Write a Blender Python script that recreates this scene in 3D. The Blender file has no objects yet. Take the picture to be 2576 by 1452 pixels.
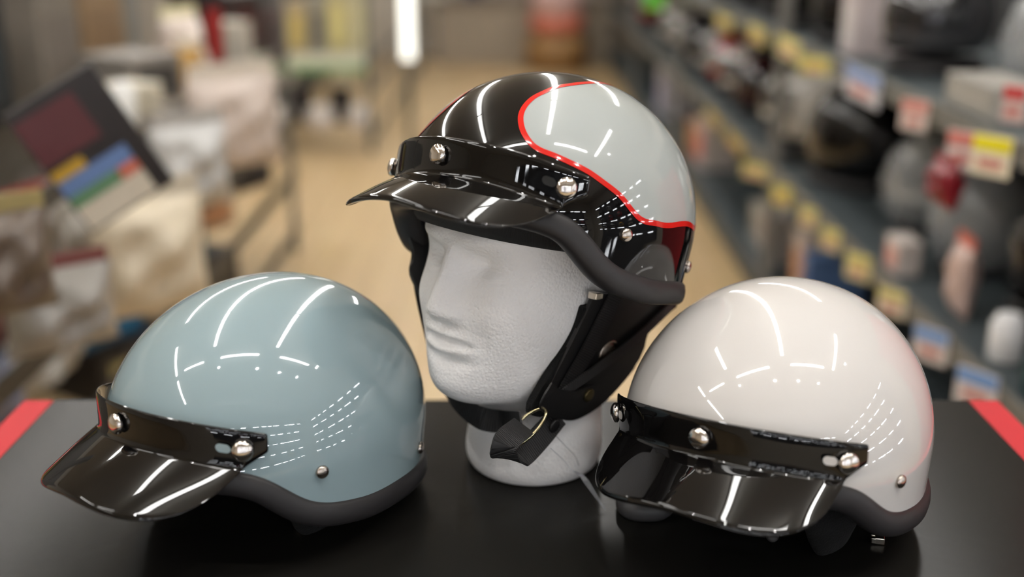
import bpy, bmesh, math, random
import numpy as np
from mathutils import Vector, Matrix
random.seed(7)

# ------------------------------------------------------------------ camera, world, exposure
TT = 0.95                      # height of the table top above the floor
FPX, PIT, HC = 2800.0, 0.325816, 0.509
CX, CY = 1288.0, 726.0
scene = bpy.context.scene
cam_data = bpy.data.cameras.new('camera')
cam = bpy.data.objects.new('camera', cam_data)
scene.collection.objects.link(cam)
scene.camera = cam
cam.location = (0, 0, TT + HC)
cam.rotation_euler = (math.pi / 2 - PIT, 0, 0)
cam_data.sensor_width = 36.0
cam_data.lens = FPX / 2576.0 * 36.0
cam_data.clip_start = 0.02
cam_data.dof.use_dof = True
cam_data.dof.focus_distance = 0.93
cam_data.dof.aperture_fstop = 1.8

world = bpy.data.worlds.new('world')
scene.world = world
world.use_nodes = True
world.node_tree.nodes['Background'].inputs[0].default_value = (1, 0.98, 0.95, 1)
world.node_tree.nodes['Background'].inputs[1].default_value = 0.02

vs = scene.view_settings
vs.view_transform = 'Standard'
vs.look = 'None'
vs.gamma = 1.0
vs.use_curve_mapping = False
vs.exposure = -0.22
TUBE_POWER = 36.0

# ------------------------------------------------------------------ helpers
COL = scene.collection

def lin(c):
    c = c / 255.0
    return c / 12.92 if c <= 0.04045 else ((c + 0.055) / 1.055) ** 2.4

def rgb(r, g, b):
    return (lin(r), lin(g), lin(b), 1.0)

def nmat(name):
    m = bpy.data.materials.new(name)
    m.use_nodes = True
    return m, m.node_tree.nodes, m.node_tree.links, m.node_tree.nodes['Principled BSDF']

def mat(name, col, rough=0.5, metal=0.0, coat=0.0, spec=0.5, noise=0.0, nscale=40.0, bump=0.0, bscale=400.0, trans=0.0, alpha=1.0):
    m, N, L, b = nmat(name)
    b.inputs['Roughness'].default_value = rough
    b.inputs['Metallic'].default_value = metal
    b.inputs['Coat Weight'].default_value = coat
    b.inputs['Coat Roughness'].default_value = 0.02
    b.inputs['Specular IOR Level'].default_value = spec
    b.inputs['Transmission Weight'].default_value = trans
    b.inputs['Alpha'].default_value = alpha
    b.inputs['Base Color'].default_value = col
    tc = N.new('ShaderNodeTexCoord')
    if noise > 0:
        t = N.new('ShaderNodeTexNoise')
        t.inputs['Scale'].default_value = nscale
        t.inputs['Detail'].default_value = 3
        L.new(tc.outputs['Object'], t.inputs['Vector'])
        mx = N.new('ShaderNodeMixRGB')
        mx.inputs[1].default_value = tuple(min(1, c * (1 - noise)) for c in col[:3]) + (1,)
        mx.inputs[2].default_value = tuple(min(1, c * (1 + noise)) for c in col[:3]) + (1,)
        L.new(t.outputs['Fac'], mx.inputs[0])
        L.new(mx.outputs[0], b.inputs['Base Color'])
    if bump > 0:
        t = N.new('ShaderNodeTexNoise')
        t.inputs['Scale'].default_value = bscale
        t.inputs['Detail'].default_value = 2
        L.new(tc.outputs['Object'], t.inputs['Vector'])
        bp = N.new('ShaderNodeBump')
        bp.inputs['Strength'].default_value = bump
        bp.inputs['Distance'].default_value = 0.001
        L.new(t.outputs['Fac'], bp.inputs['Height'])
        L.new(bp.outputs[0], b.inputs['Normal'])
    return m

def emit(name, col, power):
    m, N, L, b = nmat(name)
    b.inputs['Base Color'].default_value = (0.8, 0.8, 0.8, 1)
    b.inputs['Emission Color'].default_value = col
    b.inputs['Emission Strength'].default_value = power
    return m

def webbing_mat(name, col, scale=900.0, axis='X'):
    m, N, L, b = nmat(name)
    b.inputs['Base Color'].default_value = col
    b.inputs['Roughness'].default_value = 0.6
    tc = N.new('ShaderNodeTexCoord')
    w = N.new('ShaderNodeTexWave')
    w.bands_direction = axis
    w.inputs['Scale'].default_value = scale
    w.inputs['Distortion'].default_value = 0.6
    L.new(tc.outputs['UV'], w.inputs['Vector'])
    mx = N.new('ShaderNodeMixRGB')
    mx.inputs[1].default_value = tuple(c * 0.35 for c in col[:3]) + (1,)  # grooves darkened, ribs lightened: shading of the relief painted into the colour
    mx.inputs[2].default_value = tuple(min(1, c * 1.7) for c in col[:3]) + (1,)
    L.new(w.outputs['Fac'], mx.inputs[0])
    L.new(mx.outputs[0], b.inputs['Base Color'])
    bp = N.new('ShaderNodeBump')
    bp.inputs['Strength'].default_value = 0.7
    bp.inputs['Distance'].default_value = 0.0006
    L.new(w.outputs['Fac'], bp.inputs['Height'])
    L.new(bp.outputs[0], b.inputs['Normal'])
    return m

def tag(o, label=None, cat=None, group=None, kind=None):
    if label: o['label'] = label
    if cat: o['category'] = cat
    if group: o['group'] = group
    if kind: o['kind'] = kind
    return o

def empty(name, loc=(0, 0, 0), rz=0.0, label=None, cat=None, group=None, kind=None):
    o = bpy.data.objects.new(name, None)
    o.empty_display_size = 0.05
    COL.objects.link(o)
    o.location = loc
    o.rotation_euler = (0, 0, rz)
    return tag(o, label, cat, group, kind)

def link_mesh(name, me, material=None, parent=None, loc=None, rz=None):
    o = bpy.data.objects.new(name, me)
    COL.objects.link(o)
    if material is not None and not me.materials:
        me.materials.append(material)
    if parent is not None: o.parent = parent
    if loc is not None: o.location = loc
    if rz is not None: o.rotation_euler = (0, 0, rz)
    return o

def mesh_obj(name, verts, faces, material, parent=None, smooth=True, loc=None, rz=None):
    me = bpy.data.meshes.new(name)
    me.from_pydata([tuple(float(a) for a in v) for v in verts], [], faces)
    if smooth: me.polygons.foreach_set('use_smooth', [True] * len(me.polygons))
    me.update()
    return link_mesh(name, me, material, parent, loc, rz)

def grid_faces(nu, nv, wrap_u=False):
    """vertex index = j*nu+i, i along u"""
    F = []
    for j in range(nv - 1):
        for i in range(nu if wrap_u else nu - 1):
            a = j * nu + i
            b = j * nu + (i + 1) % nu
            F.append((a, b, b + nu, a + nu))
    return F

def bm_obj(name, bm, material, parent=None, smooth=False, loc=None, rz=None):
    me = bpy.data.meshes.new(name)
    bmesh.ops.recalc_face_normals(bm, faces=bm.faces)
    bm.to_mesh(me)
    bm.free()
    if smooth: me.polygons.foreach_set('use_smooth', [True] * len(me.polygons))
    me.update()
    return link_mesh(name, me, material, parent, loc, rz)

def bm_box(bm, x0, x1, y0, y1, z0, z1, bevel=0.0, seg=2):
    r = bmesh.ops.create_cube(bm, size=1.0)
    vs_ = r['verts']
    for v in vs_:
        v.co = Vector((x0 if v.co.x < 0 else x1, y0 if v.co.y < 0 else y1, z0 if v.co.z < 0 else z1))
    if bevel > 0:
        es = list({e for v in vs_ for e in v.link_edges})
        bmesh.ops.bevel(bm, geom=es, offset=bevel, segments=seg, affect='EDGES', profile=0.5)

def box(name, x0, x1, y0, y1, z0, z1, material, parent=None, bevel=0.0, loc=None, rz=None, seg=2):
    bm = bmesh.new()
    bm_box(bm, x0, x1, y0, y1, z0, z1, bevel, seg)
    return bm_obj(name, bm, material, parent, False, loc, rz)

def lathe(name, prof, n, material, parent=None, loc=None, rz=None):
    """prof: list of (r, z)"""
    V, F = [], []
    for r, z in prof:
        for i in range(n):
            a = 2 * math.pi * i / n
            V.append((r * math.cos(a), r * math.sin(a), z))
    F = grid_faces(n, len(prof), True)
    if prof[0][0] > 1e-6: F.append(tuple(range(n))[::-1])
    if prof[-1][0] > 1e-6: F.append(tuple(range((len(prof) - 1) * n, len(prof) * n)))
    return mesh_obj(name, V, F, material, parent, True, loc, rz)

def add_mod(o, kind, **kw):
    m = o.modifiers.new(kind.lower(), kind)
    for k, v in kw.items(): setattr(m, k, v)
    return m

def copy_tree(o, parent=None):
    c = o.copy()
    COL.objects.link(c)
    if parent is not None: c.parent = parent
    for ch in list(o.children): copy_tree(ch, c)
    return c

def ray(px, py):
    a, b = (px - CX) / FPX, -(py - CY) / FPX
    c, s = math.cos(PIT), math.sin(PIT)
    return np.array([a, c + b * s, -s + b * c])

CAMP = np.array([0, 0, TT + HC])
def at_plane(px, py, n, d):
    """ray from the lens through pixel meets the plane n.P = d"""
    D = ray(px, py)
    t = (d - n @ CAMP) / (n @ D)
    return CAMP + D * t
def at_x(px, py, X): return at_plane(px, py, np.array([1., 0, 0]), X)
def at_y(px, py, Y): return at_plane(px, py, np.array([0, 1., 0]), Y)
def at_z(px, py, Z): return at_plane(px, py, np.array([0, 0, 1.]), Z)

# ------------------------------------------------------------------ materials
M = {}
M['paint_blue'] = mat('pale_blue_paint', rgb(135, 153, 158), 0.04, coat=0.35)
M['paint_white'] = mat('white_paint', rgb(197, 194, 191), 0.04, coat=0.35)
M['paint_black'] = mat('black_paint', rgb(12, 11, 11), 0.03)
M['panel_grey'] = mat('pale_grey_paint', rgb(160, 165, 163), 0.05, coat=0.2)
M['pin_red'] = mat('red_stripe', rgb(200, 32, 26), 0.08, coat=0.2)
M['visor'] = mat('black_visor_plastic', rgb(10, 9, 9), 0.03)
M['trim'] = mat('rubber_trim', rgb(38, 36, 37), 0.5, spec=0.4, bump=0.05, bscale=900)
M['liner'] = mat('liner_cloth', rgb(20, 20, 22), 0.9, bump=0.4, bscale=700)
M['leather'] = mat('black_leather', rgb(23, 22, 23), 0.42, bump=0.12, bscale=500)
M['leather_grey'] = mat('grey_leather', rgb(60, 59, 60), 0.55, bump=0.12, bscale=500)
M['fleece'] = mat('fleece', rgb(7, 7, 7), 1.0, bump=1.0, bscale=500)
M['chrome'] = mat('chrome', rgb(222, 216, 210), 0.10, metal=1.0)
M['rivet'] = mat('nickel', rgb(190, 180, 172), 0.16, metal=1.0)
M['brass'] = mat('brass', rgb(214, 202, 160), 0.2, metal=1.0)
M['bronze'] = mat('bronze', rgb(128, 116, 84), 0.35, metal=1.0)
M['silver'] = mat('buckle_silver', rgb(225, 218, 205), 0.25, metal=1.0)
M['clear'] = mat('clear_plastic', rgb(235, 238, 245), 0.08, trans=0.75, alpha=0.5)
M['web'] = webbing_mat('webbing', rgb(29, 28, 29), 14.0)
M['web2'] = webbing_mat('webbing_grey', rgb(52, 51, 52), 14.0)
M['mesh_pad'] = webbing_mat('ribbed_pad', rgb(24, 24, 26), 30.0)
M['hole'] = mat('dark_hole', rgb(8, 8, 8), 0.8)

def foam_mat():
    m, N, L, b = nmat('white_foam')
    b.inputs['Base Color'].default_value = rgb(246, 244, 243)
    b.inputs['Roughness'].default_value = 0.42
    b.inputs['Specular IOR Level'].default_value = 0.35
    b.inputs['Subsurface Weight'].default_value = 0.0
    tc = N.new('ShaderNodeTexCoord')
    v = N.new('ShaderNodeTexVoronoi')
    v.feature = 'SMOOTH_F1'
    v.inputs['Scale'].default_value = 370.0
    v.inputs['Smoothness'].default_value = 0.35
    L.new(tc.outputs['Object'], v.inputs['Vector'])
    inv = N.new('ShaderNodeMath'); inv.operation = 'SUBTRACT'
    inv.inputs[0].default_value = 1.0
    L.new(v.outputs['Distance'], inv.inputs[1])
    n = N.new('ShaderNodeTexNoise')
    n.inputs['Scale'].default_value = 45.0
    L.new(tc.outputs['Object'], n.inputs['Vector'])
    r2 = N.new('ShaderNodeMapRange')
    r2.inputs['From Min'].default_value = 0.3
    r2.inputs['From Max'].default_value = 0.65
    r2.inputs['To Min'].default_value = 0.55
    L.new(n.outputs['Fac'], r2.inputs['Value'])
    mul = N.new('ShaderNodeMath'); mul.operation = 'MULTIPLY'
    L.new(inv.outputs[0], mul.inputs[0]); L.new(r2.outputs[0], mul.inputs[1])
    bp = N.new('ShaderNodeBump')
    bp.inputs['Strength'].default_value = 0.62
    bp.inputs['Distance'].default_value = 0.0011
    L.new(mul.outputs[0], bp.inputs['Height'])
    L.new(bp.outputs[0], b.inputs['Normal'])
    return m
M['foam'] = foam_mat()

def wood_mat():
    m, N, L, b = nmat('pale_wood_floor')
    tc = N.new('ShaderNodeTexCoord')
    br = N.new('ShaderNodeTexBrick')
    mp = N.new('ShaderNodeMapping')
    mp.inputs['Rotation'].default_value = (0, 0, math.pi / 2)
    L.new(tc.outputs['Object'], mp.inputs['Vector'])
    L.new(mp.outputs[0], br.inputs['Vector'])
    br.inputs['Color1'].default_value = rgb(208, 181, 140)
    br.inputs['Color2'].default_value = rgb(194, 166, 122)
    br.inputs['Mortar'].default_value = rgb(150, 122, 88)
    br.inputs['Scale'].default_value = 1.0
    br.inputs['Mortar Size'].default_value = 0.003
    br.inputs['Brick Width'].default_value = 0.9
    br.inputs['Row Height'].default_value = 0.15
    n = N.new('ShaderNodeTexNoise')
    n.inputs['Scale'].default_value = 9.0
    mp2 = N.new('ShaderNodeMapping')
    mp2.inputs['Scale'].default_value = (9, 1, 1)
    L.new(tc.outputs['Object'], mp2.inputs['Vector'])
    L.new(mp2.outputs[0], n.inputs['Vector'])
    mx = N.new('ShaderNodeMixRGB'); mx.blend_type = 'MULTIPLY'
    mx.inputs[0].default_value = 0.25
    L.new(br.outputs['Color'], mx.inputs[1]); L.new(n.outputs['Color'], mx.inputs[2])
    L.new(mx.outputs[0], b.inputs['Base Color'])
    b.inputs['Roughness'].default_value = 0.35
    return m
M['wood'] = wood_mat()
M['wall'] = mat('wall_paint', rgb(196, 190, 180), 0.8, noise=0.03)
M['ceiling'] = mat('ceiling_board', rgb(214, 211, 205), 0.9, noise=0.02)
M['table_black'] = mat('black_laminate', rgb(29, 28, 26), 0.22, spec=0.09, noise=0.06, nscale=9.0)
M['table_red'] = mat('red_laminate', rgb(178, 46, 52), 0.5, spec=0.15)
M['table_body'] = mat('dark_body', rgb(30, 30, 32), 0.5)
M['tube'] = emit('tube_glow', (1.0, 0.985, 0.955, 1), TUBE_POWER)
M['led'] = emit('led_glow', (0.93, 0.96, 1.0, 1), 84.0)
M['spot'] = emit('spot_glow', (1.0, 0.98, 0.95, 1), 700.0)
M['glowbar'] = emit('lit_bar', (1.0, 1.0, 0.9, 1), 2.0)
M['housing'] = mat('white_enamel', rgb(225, 225, 222), 0.5)
M['slate'] = mat('slate_steel', rgb(60, 68, 71), 0.5, noise=0.06)
M['steel'] = mat('grey_steel', rgb(112, 111, 108), 0.5, noise=0.05)
M['rail'] = mat('grey_rail', rgb(104, 103, 98), 0.5)

_mc = {}
def cmat(c, rough=0.5, **kw):
    k = (tuple(c), rough, tuple(sorted(kw.items())))
    if k not in _mc: _mc[k] = mat('colour_%d_%d_%d' % tuple(c), rgb(*c), rough, noise=0.08, nscale=25.0, **kw)
    return _mc[k]

# ------------------------------------------------------------------ the room
YB, YF, XL, XR, ZC = -2.5, 12.2, -5.0, 3.7, TT + 2.12
tag(box('floor', XL, XR, YB, YF, -0.1, 0, M['wood']), 'pale wooden plank floor of the shop', 'floor', kind='structure')
tag(box('ceiling', XL, XR, YB, YF, ZC, ZC + 0.1, M['ceiling']), 'off-white shop ceiling', 'ceiling', kind='structure')
tag(box('wall_far', XL, XR, YF, YF + 0.1, 0, ZC, M['wall']), 'beige wall at the end of the aisle', 'wall', kind='structure')
tag(box('wall_back', XL, XR, YB - 0.1, YB, 0, ZC, M['wall']), 'beige wall behind the helmet shelves', 'wall', kind='structure')
tag(box('wall_left', XL - 0.1, XL, YB, YF, 0, ZC, M['wall']), 'beige side wall of the shop', 'wall', kind='structure')
tag(box('wall_right', XR, XR + 0.1, YB, YF, 0, ZC, M['wall']), 'beige side wall beyond the helmet aisle', 'wall', kind='structure')

# ceiling lights ----------------------------------------------------
def make_tube(length, w=0.06):
    r = empty('tube_light')
    box('housing', -w * 0.75, w * 0.75, -length / 2, length / 2, 0.035, 0.06, M['housing'], r, 0.004)
    box('tube', -w / 2, w / 2, -length / 2 + 0.01, length / 2 - 0.01, 0.0, 0.034, M['tube'], r, 0.012)
    return r
tube_long = make_tube(1.20)
ORD = ('first', 'second', 'third', 'fourth', 'fifth', 'sixth', 'seventh', 'eighth', 'ninth')
first = True
def put_tube(x, y, rz, label, group, sc=1.0):
    global first
    o = tube_long if first else copy_tree(tube_long)
    first = False
    o.location = (x, y, ZC - 0.0605)
    o.scale = (1, sc, 1)
    o.rotation_euler = (0, 0, rz)
    tag(o, label, 'ceiling light', group)
for x, nm, ys in ((-2.3, 'beyond the left shelves', (-0.45, 0.95) + tuple(3.3 + 1.24 * k for k in range(6))), (-1.02, 'above the left shelves', tuple(1.40 + 1.24 * k for k in range(8))), (0.34, 'above the aisle', tuple(1.27 + 1.24 * k for k in range(8))), (1.68, 'above the right helmet shelves', (1.0,) + tuple(4.0 + 1.24 * k for k in range(6)))):
    for k, y in enumerate(ys):
        put_tube(x, y, 0, '%s tube light from the table end of the row %s' % (ORD[k], nm), 'tube lights in lengthwise rows')
for x, sc, nm in ((-1.6, 0.55, 'shortest white tube light set crosswise, on the left shelf side'), (-0.4, 0.72, 'middle white tube light set crosswise before the table'), (0.94, 0.72, 'white tube light set crosswise on the helmet shelf side')):
    put_tube(x, 0.42, math.pi / 2, nm, 'crosswise tube lights', sc)
lamp = empty('downlight')
lathe('trim_ring', [(0.03, 0.0), (0.055, 0.0), (0.055, -0.006), (0.032, -0.012), (0.03, 0.0)], 20, M['housing'], lamp)
lathe('lens', [(0.0, -0.011), (0.02, -0.010), (0.031, -0.004), (0.031, -0.001)], 20, M['spot'], lamp)
for i, (x, y) in enumerate(((-0.86, 0.12), (0.11, 0.0), (0.72, -0.06), (1.32, -0.10), (2.1, 0.75))):
    o = lamp if i == 0 else copy_tree(lamp)
    o.location = (x, y, ZC)
    tag(o, '%s small round ceiling downlight counted from the left shelf side' % ORD[i], 'downlight', 'ceiling downlights')

# ------------------------------------------------------------------ display table
tb = empty('display_table', (0, 0.83, 0), label='black display table top with red side edges under the helmets', cat='table')
box('top_panel', -0.505, 0.503, 0.50 - 0.83, 1.124 - 0.83, TT - 0.03, TT, M['table_black'], tb, 0.0015)
box('side_edge', -0.538, -0.5052, 0.50 - 0.83, 1.124 - 0.83, TT - 0.05, TT - 0.0005, M['table_red'], tb, 0.0015)['label'] = 'red edge board'
box('side_edge', 0.5032, 0.536, 0.50 - 0.83, 1.124 - 0.83, TT - 0.05, TT - 0.0005, M['table_red'], tb, 0.0015)['label'] = 'red edge board'
box('body', -0.50, 0.50, 0.53 - 0.83, 1.11 - 0.83, 0.08, TT - 0.0305, M['table_body'], tb, 0.002)
box('plinth', -0.47, 0.47, 0.56 - 0.83, 1.08 - 0.83, 0.0, 0.0795, M['table_body'], tb)
rb = empty('display_board', (0.80, 1.26, 0), rz=0.03, label='red upright display board beside the table, past its right edge', cat='display board')
box('panel', -0.012, 0.012, -0.22, 0.22, 0.12, TT + 0.42, M['table_red'], rb, 0.003)
box('foot', -0.09, 0.09, -0.21, -0.16, 0.0, 0.12, M['table_body'], rb, 0.004)
box('foot', -0.09, 0.09, 0.16, 0.21, 0.0, 0.12, M['table_body'], rb, 0.004)

# ------------------------------------------------------------------ half helmets
S = dict(af=0.1472, ar=0.1442, b=0.1282, Ht=0.1331, ex=0.9782, tp=0.0299, pe=2.0458, xs=-0.034, trim=0.0166, zs=0.0263, zc=0.0125, ps=0.8248, zr=-0.0031, pr=1.2564)
KN = np.array([0, .5, .9, 1.2, 1.5, 1.9, 2.5, np.pi])
KZ = np.array([0.0086, 0.0081, -0.0015, -0.0303, -0.0394, -0.0403, -0.0432, -0.0487])
NE = 2 / S['ex']
def sstep(x):
    x = np.clip(x, 0, 1); return x * x * (3 - 2 * x)
def rad(z):
    k = np.clip(z / S['Ht'], 0, 1)
    r = np.maximum(1 - k ** NE, 0) ** (1 / NE)
    return np.where(z < 0, 1 + S['tp'] * z / 0.05, r)
def spt0(phi, z, hoff=0.0):
    c, s = np.cos(phi), np.sin(phi)
    a = np.where(c > 0, S['af'], S['ar'])
    q = (np.abs(c) ** S['pe'] + np.abs(s) ** S['pe']) ** (-1 / S['pe'])
    r = rad(z)
    return np.stack([(a * q + hoff) * c * r + S['xs'] * z, (S['b'] * q + hoff) * s * r, z + 0 * c], -1)
def snormal(phi, z):
    """outward normal of the shell"""
    phi = np.asarray(phi, float); z = np.asarray(z, float)
    e = 1e-4
    zc = np.minimum(z, S['Ht'] * 0.9995)
    t1 = spt0(phi + e, zc) - spt0(phi - e, zc)
    t2 = spt0(phi, zc) - spt0(phi, zc - e)
    n = np.cross(t1, t2)
    return n / np.maximum(np.linalg.norm(n, axis=-1, keepdims=True), 1e-12)
def spt(phi, z, off=0.0):
    phi = np.asarray(phi, float); z = np.asarray(z, float)
    P = spt0(phi, z)
    if np.any(off): P = P + snormal(phi, z) * off
    return P
def hnormal(phi):
    n = snormal(phi, np.zeros_like(phi) - 0.001)
    n[..., 2] = 0
    return n / np.linalg.norm(n, axis=-1, keepdims=True)
def rimz(phi):
    a = np.abs((phi + np.pi) % (2 * np.pi) - np.pi)
    m = np.gradient(KZ, KN); m[0] = 0; m[-1] = 0
    i = np.clip(np.searchsorted(KN, a) - 1, 0, len(KN) - 2)
    h = KN[i + 1] - KN[i]; t = (a - KN[i]) / h
    return (2*t**3 - 3*t**2 + 1) * KZ[i] + (t**3 - 2*t**2 + t) * h * m[i] + (-2*t**3 + 3*t**2) * KZ[i + 1] + (t**3 - t**2) * h * m[i + 1]
def rotm(yaw, pit, rol):
    cy, sy = math.cos(yaw), math.sin(yaw); cp, sp = math.cos(pit), math.sin(pit); cr, sr = math.cos(rol), math.sin(rol)
    return np.array([[cy, -sy, 0], [sy, cy, 0], [0, 0, 1]]) @ np.array([[cp, 0, -sp], [0, 1, 0], [sp, 0, cp]]) @ np.array([[1, 0, 0], [0, cr, -sr], [0, sr, cr]])

NU = 192
PHI = np.linspace(0, 2 * np.pi, NU, endpoint=False)
def shell_rows(off=0.0, n1=10, n2=52, zcut=None):
    zr = rimz(PHI)
    z1 = 0.022
    V = []
    for j in range(n1):
        V.append(spt(PHI, zr + (z1 - zr) * j / n1, off))
    th0 = math.asin(z1 / S['Ht'])
    for j in range(n2 + 1):
        th = th0 + (math.pi / 2 - th0) * j / n2
        V.append(spt(PHI, np.full(NU, S['Ht'] * min(math.sin(th), 0.999999)), off))
    return np.concatenate(V), n1 + n2 + 1

def dome(bmlist, r, hgt, n=16, m=5):
    pass

def button_mesh(name, r, hgt, n=20, m=6, skirt=0.0015):
    V, F = [], []
    V.append((0, 0, hgt + skirt))
    rings = []
    for j in range(1, m + 1):
        a = j / m * math.pi / 2
        rings.append((r * math.sin(a), skirt + hgt * math.cos(a)))
    rings.append((r, 0.0))
    rings.append((r * 0.9, -0.001))
    for (rr, z) in rings:
        for i in range(n):
            t = 2 * math.pi * i / n
            V.append((rr * math.cos(t), rr * math.sin(t), z))
    for i in range(n): F.append((0, 1 + i, 1 + (i + 1) % n))
    for j in range(len(rings) - 1):
        for i in range(n):
            a = 1 + j * n + i; b = 1 + j * n + (i + 1) % n
            F.append((a, a + n, b + n, b))
    me = bpy.data.meshes.new(name)
    me.from_pydata(V, [], F)
    me.polygons.foreach_set('use_smooth', [True] * len(me.polygons))
    return me
ME_SNAP = button_mesh('snap_button', 0.0085, 0.0042)
ME_SNAP.materials.append(M['chrome'])
ME_RIVET = button_mesh('rivet', 0.0056, 0.0028)
ME_RIVET.materials.append(M['rivet'])

def orient(o, p, n):
    n = Vector(n).normalized()
    q = n.to_track_quat('Z', 'Y')
    o.matrix_local = Matrix.Translation(Vector(p)) @ q.to_matrix().to_4x4()

def ribbon(name, pts, width, thick, material, parent, wdir=None, uvlen=1.0):
    """a flat strap along pts; wdir: width direction per point"""
    pts = np.array(pts, float)
    n = len(pts)
    tg = np.gradient(pts, axis=0)
    tg /= np.linalg.norm(tg, axis=1)[:, None]
    wd = np.array(wdir, float)
    if wd.ndim == 1: wd = np.repeat(wd[None], n, 0)
    wd = wd - tg * (wd * tg).sum(1)[:, None]
    wd /= np.linalg.norm(wd, axis=1)[:, None]
    nm = np.cross(tg, wd)
    w = np.array(width) if np.ndim(width) else np.full(n, width)
    V, F = [], []
    for i in range(n):
        a = wd[i] * w[i] / 2; b = nm[i] * thick / 2
        V += [pts[i] - a - b, pts[i] + a - b, pts[i] + a + b, pts[i] - a + b]
    for i in range(n - 1):
        for k in range(4):
            a = i * 4 + k; b = i * 4 + (k + 1) % 4
            F.append((a, b, b + 4, a + 4))
    F.append((3, 2, 1, 0)); F.append(tuple((n - 1) * 4 + k for k in range(4)))
    o = mesh_obj(name, V, F, material, parent, False)
    L = np.concatenate([[0], np.cumsum(np.linalg.norm(np.diff(pts, axis=0), axis=1))])
    uv = o.data.uv_layers.new(name='UVMap')
    for poly in o.data.polygons:
        for li in poly.loop_indices:
            vi = o.data.loops[li].vertex_index
            uv.data[li].uv = (L[vi // 4] / 0.1 * uvlen, (vi % 4) * 0.1)
    return o

def catmull(P, m):
    P = np.array(P, float)
    Q = np.concatenate([[2 * P[0] - P[1]], P, [2 * P[-1] - P[-2]]])
    out = []
    for i in range(len(P) - 1):
        for t in np.linspace(0, 1, m, endpoint=False):
            a, b, c, d = Q[i:i + 4]
            out.append(0.5 * (2 * b + (c - a) * t + (2 * a - 5 * b + 4 * c - d) * t * t + (3 * b - a - 3 * c + d) * t ** 3))
    out.append(P[-1])
    return np.array(out)

PS = S['ps']
def band_pt(phi, q, dz, off):
    z = S['zs'] + S['zc'] * np.clip(1 - (phi / PS) ** 2, -0.4, 1)
    P = spt(phi, z)
    n = hnormal(phi)
    P = P + n * off
    P[..., 2] += dz
    return P, n

def make_visor(root, q, slope_add, slot_mat, crown=0.0379, drop=-0.052, mexp=2.54, xt=0.1972):
    """a band snapped round the brow, with a peak flaring out below it"""
    d = q[3]
    PE = PS + 0.135
    ts = PS / PE
    NB, NP = 8, 22
    HB = 0.0155
    tl = np.concatenate([np.linspace(-1, -ts, NB, endpoint=False), np.sin(np.linspace(-1, 1, 81) * math.pi / 2 * 0.93) / math.sin(math.pi / 2 * 0.93) * ts, np.linspace(ts, 1, NB + 1)[1:]])
    n = len(tl)
    phi = d + tl * PE
    off = 0.0065
    V = []
    rows = 5
    bot = np.where(np.abs(tl) <= ts, -HB, -HB + (np.abs(tl) - ts) / (1 - ts) * 0.016)
    for j in range(rows):
        dz = HB + (bot - HB) * j / (rows - 1)
        P, _ = band_pt(phi, q, dz, off)
        V.append(P)
    F = grid_faces(n, rows)
    # peak
    i0, i1 = NB, n - NB
    cols = np.arange(i0, i1)
    u = tl[cols] / ts
    g = np.maximum(1 - np.abs(u) ** mexp, 0) ** (1 / mexp)
    xj, yj, zj = 0.094, 0.0981, 0.014
    E = np.stack([xj + (xt - xj) * g, yj * u, zj + drop * g + crown * (1 - u ** 2)], 1)
    E[:, 2] += slope_add * (E[:, 0] - xj)
    c, s = math.cos(d), math.sin(d)
    Q = np.stack([c * E[:, 0] - s * E[:, 1], s * E[:, 0] + c * E[:, 1], E[:, 2]], 1)
    B = V[-1][cols]
    w = np.abs(u) ** 8
    e0, e1 = B[0] - Q[0], B[-1] - Q[-1]
    Q = Q + np.where(u[:, None] < 0, e0[None], e1[None]) * w[:, None]
    VV = [v for v in V]
    base = n * rows
    verts = np.concatenate(V)
    prow = []
    fwd = Q - B
    for j in range(1, NP + 1):
        t = j / NP
        P = B + fwd * t
        P[:, 2] += 0.0012 * math.sin(math.pi * t) * (1 - u ** 2) ** 0.7
        prow.append(P)
    # lip
    hd = fwd.copy(); hd[:, 2] = 0
    hd /= np.maximum(np.linalg.norm(hd, axis=1), 1e-6)[:, None]
    gg = np.clip(1 - np.abs(u) ** 6, 0, 1)[:, None]
    for (o_, dz) in ((0.0012, -0.0018), (0.0016, -0.0045)):
        P = Q + hd * o_ * gg; P[:, 2] += dz * gg[:, 0]
        prow.append(P)
    nc = len(cols)
    prev = [(rows - 1) * n + int(k) for k in cols]
    idx = base
    for P in prow:
        verts = np.concatenate([verts, P])
        cur = list(range(idx, idx + nc)); idx += nc
        for i in range(nc - 1): F.append((prev[i], prev[i + 1], cur[i + 1], cur[i]))
        prev = cur
    o = mesh_obj('visor', verts, F, M['visor'], root)
    add_mod(o, 'WELD', merge_threshold=0.00005)
    add_mod(o, 'SOLIDIFY', thickness=0.0024, offset=1.0)
    add_mod(o, 'SUBSURF', levels=1, render_levels=1)
    for t in (-1, 0, 1):
        ph = np.array([d + t * PS])
        P, nn = band_pt(ph, q, 0.0, 0.0065)
        b = link_mesh('snap_button', ME_SNAP, None, o)
        orient(b, P[0] + nn[0] * 0.0022, nn[0])
        if t:
            # adjusting slot beside the end snap
            m = 24
            V2 = []
            for k in range(m):
                a = 2 * math.pi * k / m
                dx = 0.0034 * math.cos(a) + (0.0016 if math.cos(a) > 0 else -0.0016)
                dz = 0.0036 * math.sin(a)
                ph2 = np.array([d + t * PS - t * (0.0125 + dx) / 0.125])
                p2, n2 = band_pt(ph2, q, dz, 0.0065)
                V2.append(p2[0] + n2[0] * 0.0029)
            mesh_obj('slot', V2, [tuple(range(m))], slot_mat, o, False)
    return o

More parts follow.
